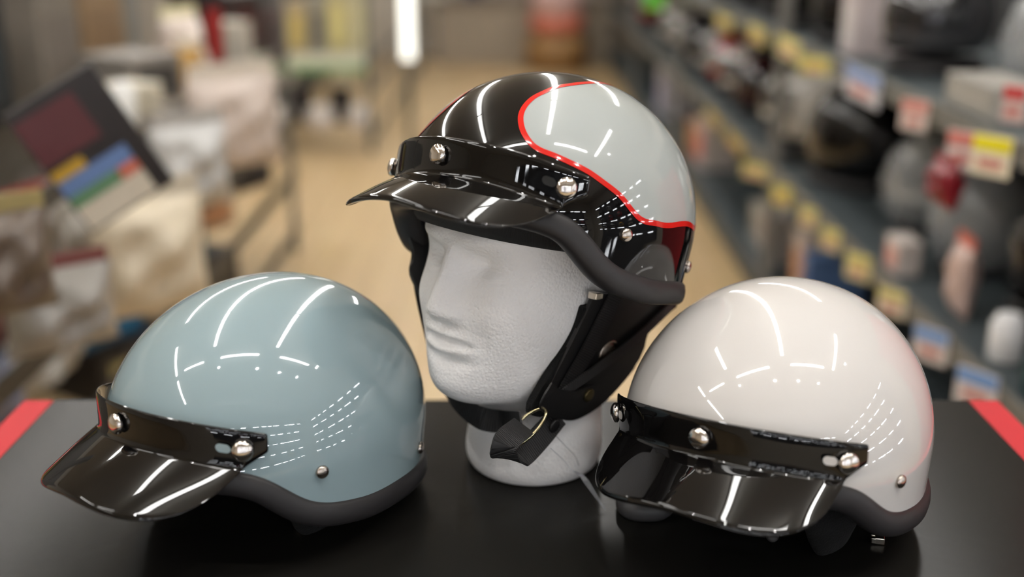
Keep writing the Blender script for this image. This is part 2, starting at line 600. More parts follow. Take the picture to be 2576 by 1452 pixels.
def make_helmet(label, pose, paint, visor_q, slope_add, slot_mat, vkw={}):
    x, y, z, yaw, pit, rol = pose
    root = empty('half_helmet', label=label, cat='helmet', group='half helmets on the display table')
    R_ = rotm(yaw, pit, rol)
    Mx = Matrix([list(R_[0]) + [x], list(R_[1]) + [y], list(R_[2]) + [z + TT], [0, 0, 0, 1]])
    root.matrix_world = Mx
    V, nv = shell_rows(0.0)
    F = grid_faces(NU, nv, True)
    sh = mesh_obj('shell', V, F, paint, root)
    add_mod(sh, 'WELD', merge_threshold=0.00003)
    V, nv = shell_rows(-0.021, 8, 30)
    mesh_obj('liner', V, grid_faces(NU, nv, True), M['liner'], root)
    # rubber edge trim, one closed sweep
    zr = rimz(PHI)
    prof = [(-0.022, 0.003), (-0.006, 0.004), (0.0008, 0.0035), (0.0030, 0.001), (0.0042, -0.004), (0.0043, -0.009), (0.0032, -0.0135), (0.0005, -0.0165), (-0.004, -0.0178), (-0.012, -0.0172), (-0.019, -0.014), (-0.022, -0.008)]
    # slope of the rim so the profile stays square to it
    V = []
    for (o_, dz) in prof:
        P = spt(PHI, zr, 0.0)
        n = hnormal(PHI)
        T = np.roll(P, -1, 0) - np.roll(P, 1, 0)
        T /= np.linalg.norm(T, axis=1)[:, None]
        up = np.cross(n, T)
        up /= np.linalg.norm(up, axis=1)[:, None]
        V.append(P + n * o_ + up * dz)
    V = np.concatenate(V)
    F = grid_faces(NU, len(prof), True)
    L0 = (len(prof) - 1) * NU
    for i in range(NU): F.append((L0 + i, L0 + (i + 1) % NU, (i + 1) % NU, i))
    tr = mesh_obj('edge_trim', V, F, M['trim'], root)
    # brow pad
    ph = np.linspace(-1.25, 1.25, 60)
    V = []
    for (o_, dz) in ((-0.020, 0.012), (-0.017, -0.004), (-0.020, -0.016), (-0.028, -0.021), (-0.036, -0.012), (-0.036, 0.012)):
        P = spt(ph, rimz(ph) * 0.5 + 0.006, 0.0)
        n = np.stack([np.cos(ph), np.sin(ph), 0 * ph], -1)
        P = P + n * o_; P[:, 2] += dz
        V.append(P)
    bp = mesh_obj('brow_pad', np.concatenate(V), grid_faces(60, 6) + [tuple(k * 60 for k in range(6))[::-1], tuple(k * 60 + 59 for k in range(6))], M['mesh_pad'], root)
    uv = bp.data.uv_layers.new(name='UVMap')
    for poly in bp.data.polygons:
        for li in poly.loop_indices:
            vi = bp.data.loops[li].vertex_index
            uv.data[li].uv = ((vi % 60) * 0.05, (vi // 60) * 0.1)
    for sg in (1, -1):
        for (p_, z_) in ((S['pr'], S['zr']), (2.160, -0.0232)):
            o = link_mesh('rivet', ME_RIVET, None, root)
            pp = np.array(sg * p_); zz = np.array(z_)
            orient(o, spt(pp, zz, 0.0), snormal(pp, zz))
    make_visor(root, visor_q, slope_add, slot_mat, **vkw)
    return root, R_, np.array([x, y, z + TT])

def ear_pad(root, sg, phi0, phi1, name='ear_flap', material=None, off=-0.016, thick=0.011):
    """padded flap hanging inside the rim down to the table"""
    n = 26
    ph = sg * np.linspace(phi0, phi1, n)
    t = np.linspace(-1, 1, n)
    P0 = spt(ph, np.full(n, -0.001)); nrm = hnormal(ph)
    Mi = np.array(root.matrix_world)
    base = P0 + nrm * (off - 0.004)
    # local z at which the wall below this point meets the table
    fz = (TT + 0.0008 - Mi[2, 3] - base[:, 0] * Mi[2, 0] - base[:, 1] * Mi[2, 1]) / Mi[2, 2]
    top = rimz(ph) - 0.004
    fz = np.minimum(fz, top - 0.004)
    bot = fz + (top - 0.012 - fz) * np.abs(t) ** 3
    bot = np.maximum(np.minimum(bot, top - 0.004), fz)
    V = []
    prof = [(0.0, 1.0), (0.5, 0.75), (0.6, 0.4), (0.35, 0.05), (0.0, 0.0), (-0.35, 0.05), (-0.6, 0.4), (-0.5, 1.0)]
    for (a, k) in prof:
        z = bot + (top - bot) * k
        P = P0 + nrm * (off + a * thick - 0.006 * (1 - k))
        P[:, 2] = z + 0.0015 * (1 - k) * 0
        V.append(P)
    m = len(prof)
    F = grid_faces(n, m)
    for i in range(n - 1): F.append(((m - 1) * n + i, (m - 1) * n + i + 1, i + 1, i))
    F.append(tuple(k * n for k in range(m))[::-1]); F.append(tuple(k * n + n - 1 for k in range(m)))
    return mesh_obj(name, np.concatenate(V), F, material or M['leather'], root)

def buckle(root, R_, O_, P, yaw, tilt=0.0):
    """small silver quick-release end lying at world point P"""
    bm = bmesh.new()
    bm_box(bm, -0.0055, 0.0025, -0.0045, 0.0045, 0.0, 0.0062, 0.0008)
    bm_box(bm, 0.0018, 0.0055, -0.0045, -0.0012, 0.0005, 0.0055, 0.0005)
    bm_box(bm, 0.0018, 0.0055, 0.0012, 0.0045, 0.0005, 0.0055, 0.0005)
    o = bm_obj('buckle', bm, M['silver'], root)
    W = Matrix.Translation(Vector(P)) @ Matrix.Rotation(yaw, 4, 'Z') @ Matrix.Rotation(tilt, 4, 'Y')
    o.matrix_local = root.matrix_world.inverted() @ W
    return o

POSE = {'blue': (-0.2148, 0.9062, 0.0772, -2.2786, 0.0754, 0.080), 'white': (0.2314, 0.8851, 0.0793, -2.2033, 0.0708, 0.067), 'black': (0.0316, 0.9833, 0.2429, -2.319, 0.296, 0.0685)}
VIS = {'blue': (0, 0, 0, 0.0), 'white': (0, 0, 0, 0.0), 'black': (0, 0, 0, 0.0)}

def to_local(root, P):
    Mi = root.matrix_world.inverted()
    return [np.array(Mi @ Vector([float(a) for a in p])) for p in P]

# pale blue helmet
hb, Rb, Ob = make_helmet('pale blue-grey half helmet with glossy black peaked visor, lying on the black table', POSE['blue'], M['paint_blue'], VIS['blue'], -0.011, M['paint_blue'])
for sg in (1, -1): ear_pad(hb, sg, 1.15, 1.75, material=M['fleece'], off=-0.055)
ear_pad(hb, 1, 2.55, 3.73, 'neck_roll', M['fleece'])
buckle(hb, Rb, Ob, at_z(760, 1334, TT + 0.0002), 2.4)

# white helmet
hw, Rw, Ow = make_helmet('white half helmet with glossy black peaked visor, lying on the black table', POSE['white'], M['paint_white'], VIS['white'], 0.011, M['paint_white'])
for sg in (1, -1): ear_pad(hw, sg, 0.80, 1.70, material=M['fleece'], off=-0.052)
ear_pad(hw, 1, 2.55, 3.73, 'neck_roll', M['fleece'])
buckle(hw, Rw, Ow, at_z(2207, 1364, TT + 0.0002), 2.9)
# folded grey flap and loose strap under its peak
cpt = at_z(1626, 1304, TT + 0.002)
V, F = [], []
nn_ = 36
for j, (k, zz) in enumerate(((0.85, 0.0), (1.0, 0.004), (1.0, 0.011), (0.86, 0.016), (0.45, 0.020), (0.0, 0.0215))):
    for i in range(nn_):
        a = 2 * math.pi * i / nn_
        ca, sa = math.cos(a), math.sin(a)
        V.append(Vector((cpt[0] + 0.0255 * k * math.copysign(abs(ca) ** 0.8, ca), cpt[1] + 0.017 + 0.024 * k * math.copysign(abs(sa) ** 0.8, sa), TT + 0.0003 + zz)))
F = grid_faces(nn_, 6, True) + [tuple(range(nn_))[::-1]]
mesh_obj('folded_flap', [hw.matrix_world.inverted() @ v for v in V], F, M['leather_grey'], hw)
pp = [at_z(px, py, TT + zz) for px, py, zz in ((1745, 1300, 0.013), (1800, 1316, 0.009), (1860, 1334, 0.007), (1915, 1343, 0.006), (1945, 1344, 0.006))]
ribbon('strap_end', to_local(hw, catmull(pp, 5)), 0.009, 0.0016, M['leather_grey'], hw, np.array(hw.matrix_world.inverted().to_3x3() @ Vector((0.2, -0.5, 0.85))))
sb = link_mesh('strap_stud', ME_RIVET.copy(), None, hw)
sb.data.materials[0] = M['leather_grey']
orient(sb, to_local(hw, [at_z(1941, 1345, TT + 0.007) + np.array([0, -0.002, 0])])[0], np.array(hw.matrix_world.inverted().to_3x3() @ Vector((0.0, -0.75, 0.6))))

# black helmet with grey side panels
hk, Rk, Ok = make_helmet('black half helmet with pale grey side panels outlined in red, worn by the foam head', POSE['black'], M['paint_black'], VIS['black'], 0.0, M['hole'])
pan = [(2.0349, 0.0116), (1.6421, 0.0108), (1.4435, 0.0100), (1.3493, 0.0112), (1.274, 0.0170), (1.1796, 0.0272), (1.0669, 0.0352), (0.9586, 0.0420), (0.854, 0.0464), (0.7493, 0.0502), (0.6439, 0.0533), (0.5701, 0.0579), (0.4958, 0.0669), (0.4431, 0.0774), (0.4284, 0.0868), (0.4553, 0.0965), (0.5273, 0.104), (0.6181, 0.1104), (0.7851, 0.116), (1.0215, 0.1212), (1.3161, 0.1249)]
def to_dom(p, z):
    rho = np.arccos(np.clip(z / S['Ht'], -0.4, 1)) / (math.pi / 2)
    return np.stack([rho * np.cos(p), rho * np.sin(p)], -1)
def from_dom(D):
    rho = np.hypot(D[..., 0], D[..., 1]); p = np.arctan2(D[..., 1], D[..., 0])
    return p, S['Ht'] * np.cos(np.minimum(rho, 1.35) * math.pi / 2)
top = []
for z in (0.1245, 0.118, 0.107, 0.092, 0.072, 0.05, 0.030, 0.015):
    r = float(rad(np.array(z)))
    sn = min(0.040 / (S['b'] * r), 0.98)
    top.append((math.pi - math.asin(sn), z))
low = [(2.72, 0.0120), (2.40, 0.0120)]
loop = np.array(pan + top + low)
D = to_dom(loop[:, 0], loop[:, 1])
D = catmull(np.concatenate([D, D[:1]]), 8)[:-1]
def inside(pts, poly):
    x, y = pts[:, 0], pts[:, 1]
    c = np.zeros(len(pts), bool)
    j = len(poly) - 1
    for i in range(len(poly)):
        xi, yi = poly[i]; xj, yj = poly[j]
        hitm = ((yi > y) != (yj > y)) & (x < (xj - xi) * (y - yi) / (yj - yi + 1e-12) + xi)
        c ^= hitm; j = i
    return c
GN = 210
gx = np.linspace(D[:, 0].min() - 0.01, D[:, 0].max() + 0.01, GN)
gy = np.linspace(D[:, 1].min() - 0.01, D[:, 1].max() + 0.01, GN)
GX, GY = np.meshgrid(gx, gy)
PT = np.stack([GX.ravel(), GY.ravel()], 1)
ins = inside(PT, D)
for sg in (1, -1):
    ph, zz = from_dom(PT)
    P3 = spt(ph, zz, 0.00025)
    P3[:, 1] *= sg
    F = []
    used = {}
    VV = []
    def vid(i):
        if i not in used:
            used[i] = len(VV); VV.append(P3[i])
        return used[i]
    for j in range(GN - 1):
        for i in range(GN - 1):
            a = j * GN + i
            q = (a, a + 1, a + 1 + GN, a + GN)
            if ins[list(q)].all():
                f = tuple(vid(k) for k in q)
                F.append(f if sg > 0 else f[::-1])
    o = mesh_obj('side_panel', VV, F, M['panel_grey'], hk)
    o['label'] = 'pale grey painted side panel'
    # red outline
    n = len(D)
    p, z = from_dom(D)
    C3 = spt(p, z, 0.0005)
    tg = np.roll(C3, -1, 0) - np.roll(C3, 1, 0)
    tg /= np.linalg.norm(tg, axis=1)[:, None]
    nr = snormal(p, z)
    sd = np.cross(tg, nr); sd /= np.linalg.norm(sd, axis=1)[:, None]
    V = np.concatenate([C3 - sd * 0.0023, C3 + nr * 0.0001, C3 + sd * 0.0023])
    V[:, 1] *= sg
    F = []
    for j in range(2):
        for i in range(n):
            q = (j * n + i, j * n + (i + 1) % n, (j + 1) * n + (i + 1) % n, (j + 1) * n + i)
            F.append(q[::-1] if sg > 0 else q)
    o = mesh_obj('outline_stripe', V, F, M['pin_red'], hk)
    o['label'] = 'red outline of the side panel'

# ------------------------------------------------------------------ foam mannequin head
HCN = np.array([0.0208, 0.987, TT]); HYAW = -2.34
rings = [  # front (r,z), back (r,z), half width, squareness
    ((0.056, 0.000), (-0.056, 0.000), 0.056, 2.0),
    ((0.063, 0.003), (-0.063, 0.003), 0.063, 2.0),
    ((0.066, 0.016), (-0.067, 0.016), 0.066, 2.0),
    ((0.062, 0.040), (-0.068, 0.040), 0.064, 2.0),
    ((0.055, 0.062), (-0.070, 0.062), 0.060, 2.0),
    ((0.053, 0.075), (-0.072, 0.080), 0.058, 2.0),
    ((0.0660, 0.085), (-0.073, 0.095), 0.058, 2.0),
    ((0.0890, 0.090), (-0.075, 0.108), 0.060, 2.05),
    ((0.1070, 0.098), (-0.079, 0.120), 0.064, 2.1),
    ((0.1150, 0.110), (-0.084, 0.133), 0.067, 2.15),
    ((0.1165, 0.126), (-0.088, 0.147), 0.070, 2.2),
    ((0.1155, 0.142), (-0.092, 0.162), 0.0725, 2.3),
    ((0.1160, 0.157), (-0.095, 0.177), 0.0745, 2.35),
    ((0.1150, 0.172), (-0.098, 0.190), 0.076, 2.4),
    ((0.1115, 0.188), (-0.100, 0.203), 0.077, 2.45),
    ((0.1070, 0.204), (-0.101, 0.216), 0.0775, 2.45),
    ((0.1040, 0.220), (-0.101, 0.230), 0.078, 2.4),
    ((0.1040, 0.236), (-0.100, 0.244), 0.078, 2.4),
    ((0.1050, 0.250), (-0.098, 0.258), 0.077, 2.3),
    ((0.0960, 0.264), (-0.094, 0.272), 0.074, 2.2),
    ((0.0840, 0.282), (-0.085, 0.288), 0.068, 2.1),
    ((0.0660, 0.303), (-0.070, 0.306), 0.056, 2.0),
    ((0.0380, 0.318), (-0.044, 0.320), 0.036, 2.0),
    ((0.0000, 0.323), (-0.002, 0.323), 0.0005, 2.0),
]
RG = np.array([[a[0], a[1], b[0], b[1], w, e] for a, b, w, e in rings])
RG = catmull(RG, 12)
NT = 300
TH = np.linspace(-math.pi, math.pi, NT, endpoint=False)
# denser at the face
TH = TH - 0.45 * np.sin(TH)
HV = []
zn = np.array([0.164, 0.172, 0.1775, 0.182, 0.188, 0.195, 0.203, 0.212, 0.223, 0.234, 0.246])
an = np.array([0.0, 0.001, 0.0085, 0.0155, 0.0195, 0.0205, 0.0190, 0.0160, 0.0115, 0.0060, 0.0])
wn = np.array([0.016, 0.016, 0.0155, 0.0152, 0.0148, 0.0135, 0.0115, 0.0098, 0.0086, 0.0080, 0.0090])
def G(v, c, s_): return np.exp(-((v - c) / s_) ** 2)
for (fr, fz, br, bz, w, e) in RG:
    c, s = np.cos(TH), np.sin(TH)
    cc = np.sign(c) * np.abs(c) ** (2 / e); ss = np.sign(s) * np.abs(s) ** (2 / e)
    mr, mz, hr, hz = (fr + br) / 2, (fz + bz) / 2, (fr - br) / 2, (fz - bz) / 2
    x = mr + hr * cc; z = mz + hz * cc; y = w * ss
    # chin and jaw taper towards the front
    jaw = np.clip(1 - (fz - 0.085) / 0.11, 0, 1) * np.clip((fz - 0.078) / 0.012, 0, 1)
    y = y * (1 - 0.10 * jaw * np.clip(c, 0, 1))
    front = np.clip(c, 0, 1)
    ay = np.abs(y)
    dx = np.interp(z, zn, an) * np.exp(-(ay / np.interp(z, zn, wn)) ** 2.3)
    dx += 0.0050 * G(ay, 0.0155, 0.0058) * G(z, 0.1835, 0.0065)
    dx += -0.0135 * G(ay, 0.026, 0.0135) * G(z, 0.223, 0.0125)
    dx += -0.0040 * G(ay, 0.040, 0.016) * G(z, 0.222, 0.016)
    dx += 0.0052 * G(ay, 0.034, 0.012) * G(z, 0.2175, 0.0080)
    lid = 0.2120 + 6.0 * (ay - 0.034) ** 2
    inl = 1 / (1 + np.exp((np.abs(ay - 0.034) - 0.0150) / 0.0012))
    dx += -0.0022 * G(z, lid, 0.0012) * inl
    dx += 0.0014 * G(z, lid + 0.003, 0.0016) * inl
    dx += -0.0018 * G(z, 0.2215 - 5.0 * (ay - 0.034) ** 2, 0.0011) * inl
    dx += 0.0042 * G(ay, 0.03, 0.02) * G(z, 0.246, 0.008)
    mz_ = 0.1572 - 3.5 * ay ** 2
    inm = 1 / (1 + np.exp((ay - 0.026) / 0.002))
    dx += -0.0062 * G(z, mz_, 0.0030) * inm
    dx += 0.0042 * G(z, 0.1645 - 3 * ay ** 2, 0.0042) * G(ay, 0, 0.023)
    dx += 0.0058 * G(z, 0.1492, 0.0046) * G(ay, 0, 0.019)
    dx += -0.0050 * G(z, 0.1385, 0.0055) * G(ay, 0, 0.024)
    dx += 0.0045 * G(z, 0.118, 0.013) * G(ay, 0, 0.022)
    dx += -0.0014 * G(ay, 0, 0.0035) * G(z, 0.1705, 0.004)
    dx += 0.0040 * G(ay, 0.046, 0.016) * G(z, 0.190, 0.017)
    dx += -0.0026 * G(ay, 0.036, 0.007) * G(z, 0.162, 0.013)
    ok = (x > 0.03)
    dx = np.where(ok, dx, 0)
    HV.append(np.stack([x + dx, y, z], 1))
nr_ = len(HV)
HV = np.concatenate(HV)
F = grid_faces(NT, nr_, True) + [tuple(range(NT))[::-1]]
hd_o = mesh_obj('foam_head', HV, F, M['foam'])
hd_o.location = HCN
hd_o.rotation_euler = (0, 0, HYAW)
tag(hd_o, 'white polystyrene mannequin head with closed eyes, wearing the black helmet', 'mannequin head')

# ------------------------------------------------------------------ harness of the black helmet
cH, sH = math.cos(HYAW), math.sin(HYAW)
LEFT = np.array([-sH, cH, 0.0]); FWD = np.array([cH, sH, 0.0])
def side_pt(px, py, off=0.0, sg=1):
    """pixel onto the slanting plane just outside the head's cheek"""
    n = LEFT * sg + np.array([0, 0, -0.175])
    d = n @ HCN + 0.050 + off
    return at_plane(px, py, n, d)
SN = LEFT + np.array([0, 0, -0.175]); SN /= np.linalg.norm(SN)

HG = HV.reshape(nr_, NT, 3)
band = []
sel = [i for i in range(NT) if abs(TH[i]) < 2.25]
for i in sel:
    col = HG[:, i, :]
    g = col[:, 2] - (0.2275 + 0.296 * col[:, 0])
    k = [j for j in range(len(g) - 1) if g[j] < 0 <= g[j + 1] and col[j, 2] > 0.15]
    k = k[-1]
    t = -g[k] / (g[k + 1] - g[k])
    band.append(col[k] * (1 - t) + col[k + 1] * t)
band = np.array(band)
od = band[:, :2] / np.linalg.norm(band[:, :2], axis=1)[:, None]
V = []
bprof = ((-0.004, 0.004), (0.002, -0.001), (0.006, -0.0025), (0.010, -0.001), (0.0125, 0.004), (0.014, 0.014), (0.013, 0.030), (0.006, 0.045), (-0.004, 0.045))
for (o_, dz) in bprof:
    P = band.copy()
    P[:, :2] += od * o_
    P[:, 2] += dz
    V.append(P)
nb = len(sel)
Rz = Matrix.Translation(Vector(HCN)) @ Matrix.Rotation(HYAW, 4, 'Z')
bo = mesh_obj('comfort_band', to_local(hk, [np.array(Rz @ Vector(p)) for p in np.concatenate(V)]), grid_faces(nb, len(bprof)), M['mesh_pad'], hk)
uv = bo.data.uv_layers.new(name='UVMap')
for poly in bo.data.polygons:
    for li in poly.loop_indices:
        vi = bo.data.loops[li].vertex_index
        uv.data[li].uv = ((vi % nb) * 0.02, (vi // nb) * 0.1)

def sheet(name, poly, off, thick, material, sg=1, bevel=0.0012, m=4, smooth=True):
    pts = catmull(np.array(poly + poly[:1], float), m)[:-1] if smooth else np.array(poly, float)
    P = [side_pt(a, b, off, sg) for a, b in pts]
    Nn = (LEFT * sg + np.array([0, 0, -0.175])); Nn /= np.linalg.norm(Nn)
    A = to_local(hk, [p - Nn * thick / 2 for p in P]); B = to_local(hk, [p + Nn * thick / 2 for p in P])
    n = len(P)
    bm = bmesh.new()
    va = [bm.verts.new(v) for v in A]; vb = [bm.verts.new(v) for v in B]
    bm.faces.new(va[::-1]); bm.faces.new(vb)
    for i in range(n): bm.faces.new((va[i], va[(i + 1) % n], vb[(i + 1) % n], vb[i]))
    bmesh.ops.bevel(bm, geom=[e for e in bm.edges if (e.verts[0] in vb) == (e.verts[1] in vb)], offset=bevel, segments=2, affect='EDGES')
    bmesh.ops.triangulate(bm, faces=[f for f in bm.faces if len(f.verts) > 4])
    return bm_obj(name, bm, material, hk)

def side_ribbon(name, path, width, off, material, thick=0.0016, sg=1, uvlen=1.0):
    P = catmull([side_pt(a, b, off + (c if len(r) else 0), sg) for a, b, *r in path for c in [r[0] if r else 0]], 6)
    Nn = (LEFT * sg + np.array([0, 0, -0.175]))
    tg = np.gradient(P, axis=0)
    wd = np.cross(tg, Nn)
    loc = to_local(hk, P)
    R3 = hk.matrix_world.inverted().to_3x3()
    wl = [np.array(R3 @ Vector(w)) for w in wd]
    return ribbon(name, loc, width, thick, material, hk, wl, uvlen)

sheet('ear_flap', [(1495, 735), (1580, 745), (1700, 762), (1660, 800), (1628, 830), (1622, 860), (1598, 915), (1560, 965), (1515, 1012), (1470, 1043), (1432, 1056), (1395, 1046), (1372, 1010), (1385, 960), (1420, 890), (1455, 820)], 0.000, 0.004, M['leather'])
fl = sheet('fleece_edge', [(1462, 770), (1502, 765), (1498, 800), (1470, 850), (1430, 930), (1395, 1000), (1372, 1042), (1335, 1042), (1326, 1028), (1360, 965), (1405, 895), (1440, 830)], -0.004, 0.007, M['fleece'], bevel=0.002)
side_ribbon('chin_strap', [(1548, 745), (1520, 800), (1480, 880), (1440, 950), (1410, 1005), (1380, 1060)], 0.0215, 0.0040, M['web'])
side_ribbon('rear_strap', [(1690, 768), (1620, 835), (1560, 885), (1500, 930), (1450, 965), (1405, 1000)], 0.0115, 0.0062, M['web2'])
# ear vent: ring and perforated disc
cv = side_pt(1531, 890, 0.0026)
vent = empty('ear_vent'); vent.parent = hk
W = Matrix.Translation(Vector(cv)) @ Vector(SN).to_track_quat('Z', 'Y').to_matrix().to_4x4()
vent.matrix_local = hk.matrix_world.inverted() @ W
lathe('vent_ring', [(0.0115, 0.0), (0.0125, 0.0008), (0.0135, 0.0), (0.0135, -0.001), (0.0115, -0.001), (0.0115, 0.0)], 32, M['rivet'], vent)
lathe('vent_disc', [(0.0, -0.0003), (0.0112, -0.0003)], 32, M['hole'], vent)
for i in range(-2, 3):
    for j in range(-2, 3):
        if i * i + j * j <= 5:
            lathe('vent_hole', [(0.0, 0.0004), (0.0006, 0.0003), (0.0007, -0.0002)], 8, M['rivet'], vent, (0.0036 * i, 0.0036 * j, 0))
# leather keeper with bronze stud
sheet('strap_keeper', [(1388, 962), (1405, 977), (1440, 985), (1470, 975), (1498, 968), (1500, 990), (1482, 1020), (1440, 1050), (1400, 1052), (1365, 1036), (1358, 1015)], 0.0085, 0.0020, M['leather'], bevel=0.0006)
st = link_mesh('keeper_stud', button_mesh('keeper_stud', 0.0064, 0.0014), M['bronze'], hk)
W = Matrix.Translation(Vector(side_pt(1480, 994, 0.0097))) @ Vector(SN).to_track_quat('Z', 'Y').to_matrix().to_4x4()
st.matrix_local = hk.matrix_world.inverted() @ W
st2 = link_mesh('strap_snap', button_mesh('strap_snap', 0.0062, 0.0012), M['leather'], hk)
W = Matrix.Translation(Vector(side_pt(1394, 1071, 0.0105))) @ Vector(SN).to_track_quat('Z', 'Y').to_matrix().to_4x4()
st2.matrix_local = hk.matrix_world.inverted() @ W
buckle(hk, Rk, Ok, side_pt(1497, 752, 0.004), 0.9, 0.2)
# brass ring
def torus_pts(cp, ax, ay, r, n=40, m=8):
    ax = np.array(ax); ay = np.array(ay); nz = np.cross(ax, ay); nz /= np.linalg.norm(nz)
    V = []
    for i in range(n):
        a = 2 * math.pi * i / n
        p = cp + ax * math.cos(a) + ay * math.sin(a)
        rd = ax * math.cos(a) + ay * math.sin(a); rd /= np.linalg.norm(rd)
        for j in range(m):
            b = 2 * math.pi * j / m
            V.append(p + rd * r * math.cos(b) + nz * r * math.sin(b))
    F = []
    for i in range(n):
        for j in range(m):
            F.append((i * m + j, ((i + 1) % n) * m + j, ((i + 1) % n) * m + (j + 1) % m, i * m + (j + 1) % m))
    return V, F
cd = side_pt(1322, 1078, 0.006)
a1 = side_pt(1283, 1128, 0.006) - cd
V, F = torus_pts(cd, a1, SN * 0.008 + np.array([0.006, 0, 0.005]), 0.0016)
mesh_obj('strap_ring', to_local(hk, V), F, M['brass'], hk)
# end of the strap folded back into a loop
lp = []
for px, py, of in ((1405, 1045, 0.006), (1372, 1085, 0.008), (1330, 1130, 0.012), (1300, 1152, 0.016), (1274, 1152, 0.022), (1264, 1128, 0.024), (1282, 1100, 0.018), (1318, 1072, 0.006)):
    lp.append(side_pt(px, py, of))
lp = catmull(lp, 6)
wv = np.array([0.80, 0.42, -0.42])
ribbon('strap_loop', to_local(hk, lp), 0.022, 0.0018, M['web'], hk, np.array(hk.matrix_world.inverted().to_3x3() @ Vector(wv)))
# strap running under the chin from the far side
yd = cd[1]
cp_ = [at_y(1112, 950, 0.985), at_y(1150, 1008, 0.955), at_y(1205, 1050, 0.930), at_y(1265, 1062, 0.922), at_y(1312, 1066, yd)]
ribbon('under_chin_strap', to_local(hk, catmull(cp_, 8)), 0.021, 0.0018, M['web'], hk, np.array(hk.matrix_world.inverted().to_3x3() @ Vector((0.15, -0.35, -0.9))))
# far side: flap and strap beyond the face
sheet('ear_flap', [(1020, 575), (1100, 590), (1110, 720), (1120, 830), (1085, 800), (1052, 735), (1030, 680), (1040, 640)], -0.004, 0.004, M['leather'], sg=-1, bevel=0.001)
side_ribbon('cheek_strap', [(1046, 655), (1058, 740), (1078, 830), (1097, 900), (1112, 955)], 0.012, 0.0035, M['web'], sg=-1)
# clear tag fastener hanging from the snap
tf = [side_pt(1385, 1128, 0.014), side_pt(1420, 1160, 0.018), side_pt(1437, 1181, 0.022)]
te = at_z(1523, 1284, TT + 0.0015)
tf += [tf[-1] * 0.66 + te * 0.34 + np.array([0, 0, 0.006]), tf[-1] * 0.3 + te * 0.7 + np.array([0, 0, 0.003]), te]
tp = catmull(tf, 6)
wdt = np.interp(np.arange(len(tp)), [0, 12, 20, 30], [0.0009, 0.0010, 0.005, 0.0008])
ribbon('tag_fastener', to_local(hk, tp), wdt, 0.0006, M['clear'], hk, np.array(hk.matrix_world.inverted().to_3x3() @ Vector((0.75, 0.3, 0.35))))
tf = catmull([side_pt(1395, 1093, 0.012), side_pt(1425, 1125, 0.016), side_pt(1448, 1150, 0.016), side_pt(1456, 1172, 0.014)], 6)
ribbon('tag_fastener', to_local(hk, tf), 0.0009, 0.0006, M['clear'], hk, np.array(hk.matrix_world.inverted().to_3x3() @ Vector((0.75, 0.3, 0.35))))

# ------------------------------------------------------------------ shop shelving
def gondola(label, x0, x1, y0, y1, decks, height, back_x, rail_side, metal, deck_mat, group=None, rail_mat=None):
    """open shelf bay: base, back panel, uprights, decks and price rails"""
    g = empty('shelf_unit', ((x0 + x1) / 2, (y0 + y1) / 2, 0), label=label, cat='shelf', group=group)
    ox, oy = (x0 + x1) / 2, (y0 + y1) / 2
    def bx(n, a, b, c, d, e, f, m, p=g, bv=0.0): return box(n, a - ox, b - ox, c - oy, d - oy, e, f, m, p, bv)
    bt = 0.02
    bx('back_panel', back_x - bt / 2, back_x + bt / 2, y0, y1, 0.0, height, cmat((52, 52, 52), 0.6) if x0 > 0 else metal)
    sgn = 1 if back_x > x0 + 0.01 else -1
    fx0, fx1 = (x0, back_x - bt / 2 - 0.001) if sgn > 0 else (back_x + bt / 2 + 0.001, x1)
    bx('plinth', fx0 + 0.02, fx1 - 0.02, y0 + 0.02, y1 - 0.02, 0.0, decks[0] - 0.026, deck_mat)
    for z in decks:
        dk = bx('deck', fx0, fx1, y0 + 0.031, y1 - 0.031, z - 0.025, z, deck_mat, g, 0.003)
        f = x0 if rail_side < 0 else x1
        a, b = (f - 0.012, f - 0.001) if rail_side < 0 else (f + 0.001, f + 0.012)
        bx('price_rail', a, b, y0 + 0.031, y1 - 0.031, z - 0.045, z + 0.006, rail_mat or (M['slate'] if z == decks[0] else M['rail']), g, 0.002)
    for y in (y0, y1 - 0.03):
        f = (x0, x0 + 0.03) if rail_side < 0 else (x1 - 0.03, x1)
        bx('upright', f[0], f[1], y, y + 0.03, 0.0, height, metal, g, 0.002)
        bx('upright', fx0 + 0.031 if rail_side < 0 else fx0, fx1 if rail_side < 0 else fx1 - 0.031, y, y + 0.03, 0.0, 0.08, metal, g)
    return g

DR = (0.13, 0.58, 1.05)      # right decks
for k, (a, b, nm) in enumerate(((1.55, 4.05, 'nearest the display table'), (4.08, 6.5, 'second along the helmet aisle'), (6.53, 8.95, 'third along the helmet aisle'), (8.98, 11.4, 'farthest along the helmet aisle'))):
    gondola('grey steel shelf bay holding helmets, ' + nm, 0.96, 1.62, a, b, DR, 1.75, 1.6, -1, M['steel'], M['slate'], 'helmet shelf bays')
DL = (0.13, 0.38, 0.62, 0.92)
gondola('grey shelf unit crowded with boxes and bags, beside the aisle and the display table', -1.62, -0.97, 1.45, 4.88, DL, 1.45, -1.6, 1, M['steel'], M['slate'], None, cmat((70, 66, 60), 0.6))
DF = (0.13, 0.42, 0.60)
gondola('slate shelf unit with small goods at the far end of the aisle', -1.75, -0.88, 7.0, 10.9, DF, 1.30, -1.73, 1, M['slate'], M['slate'])

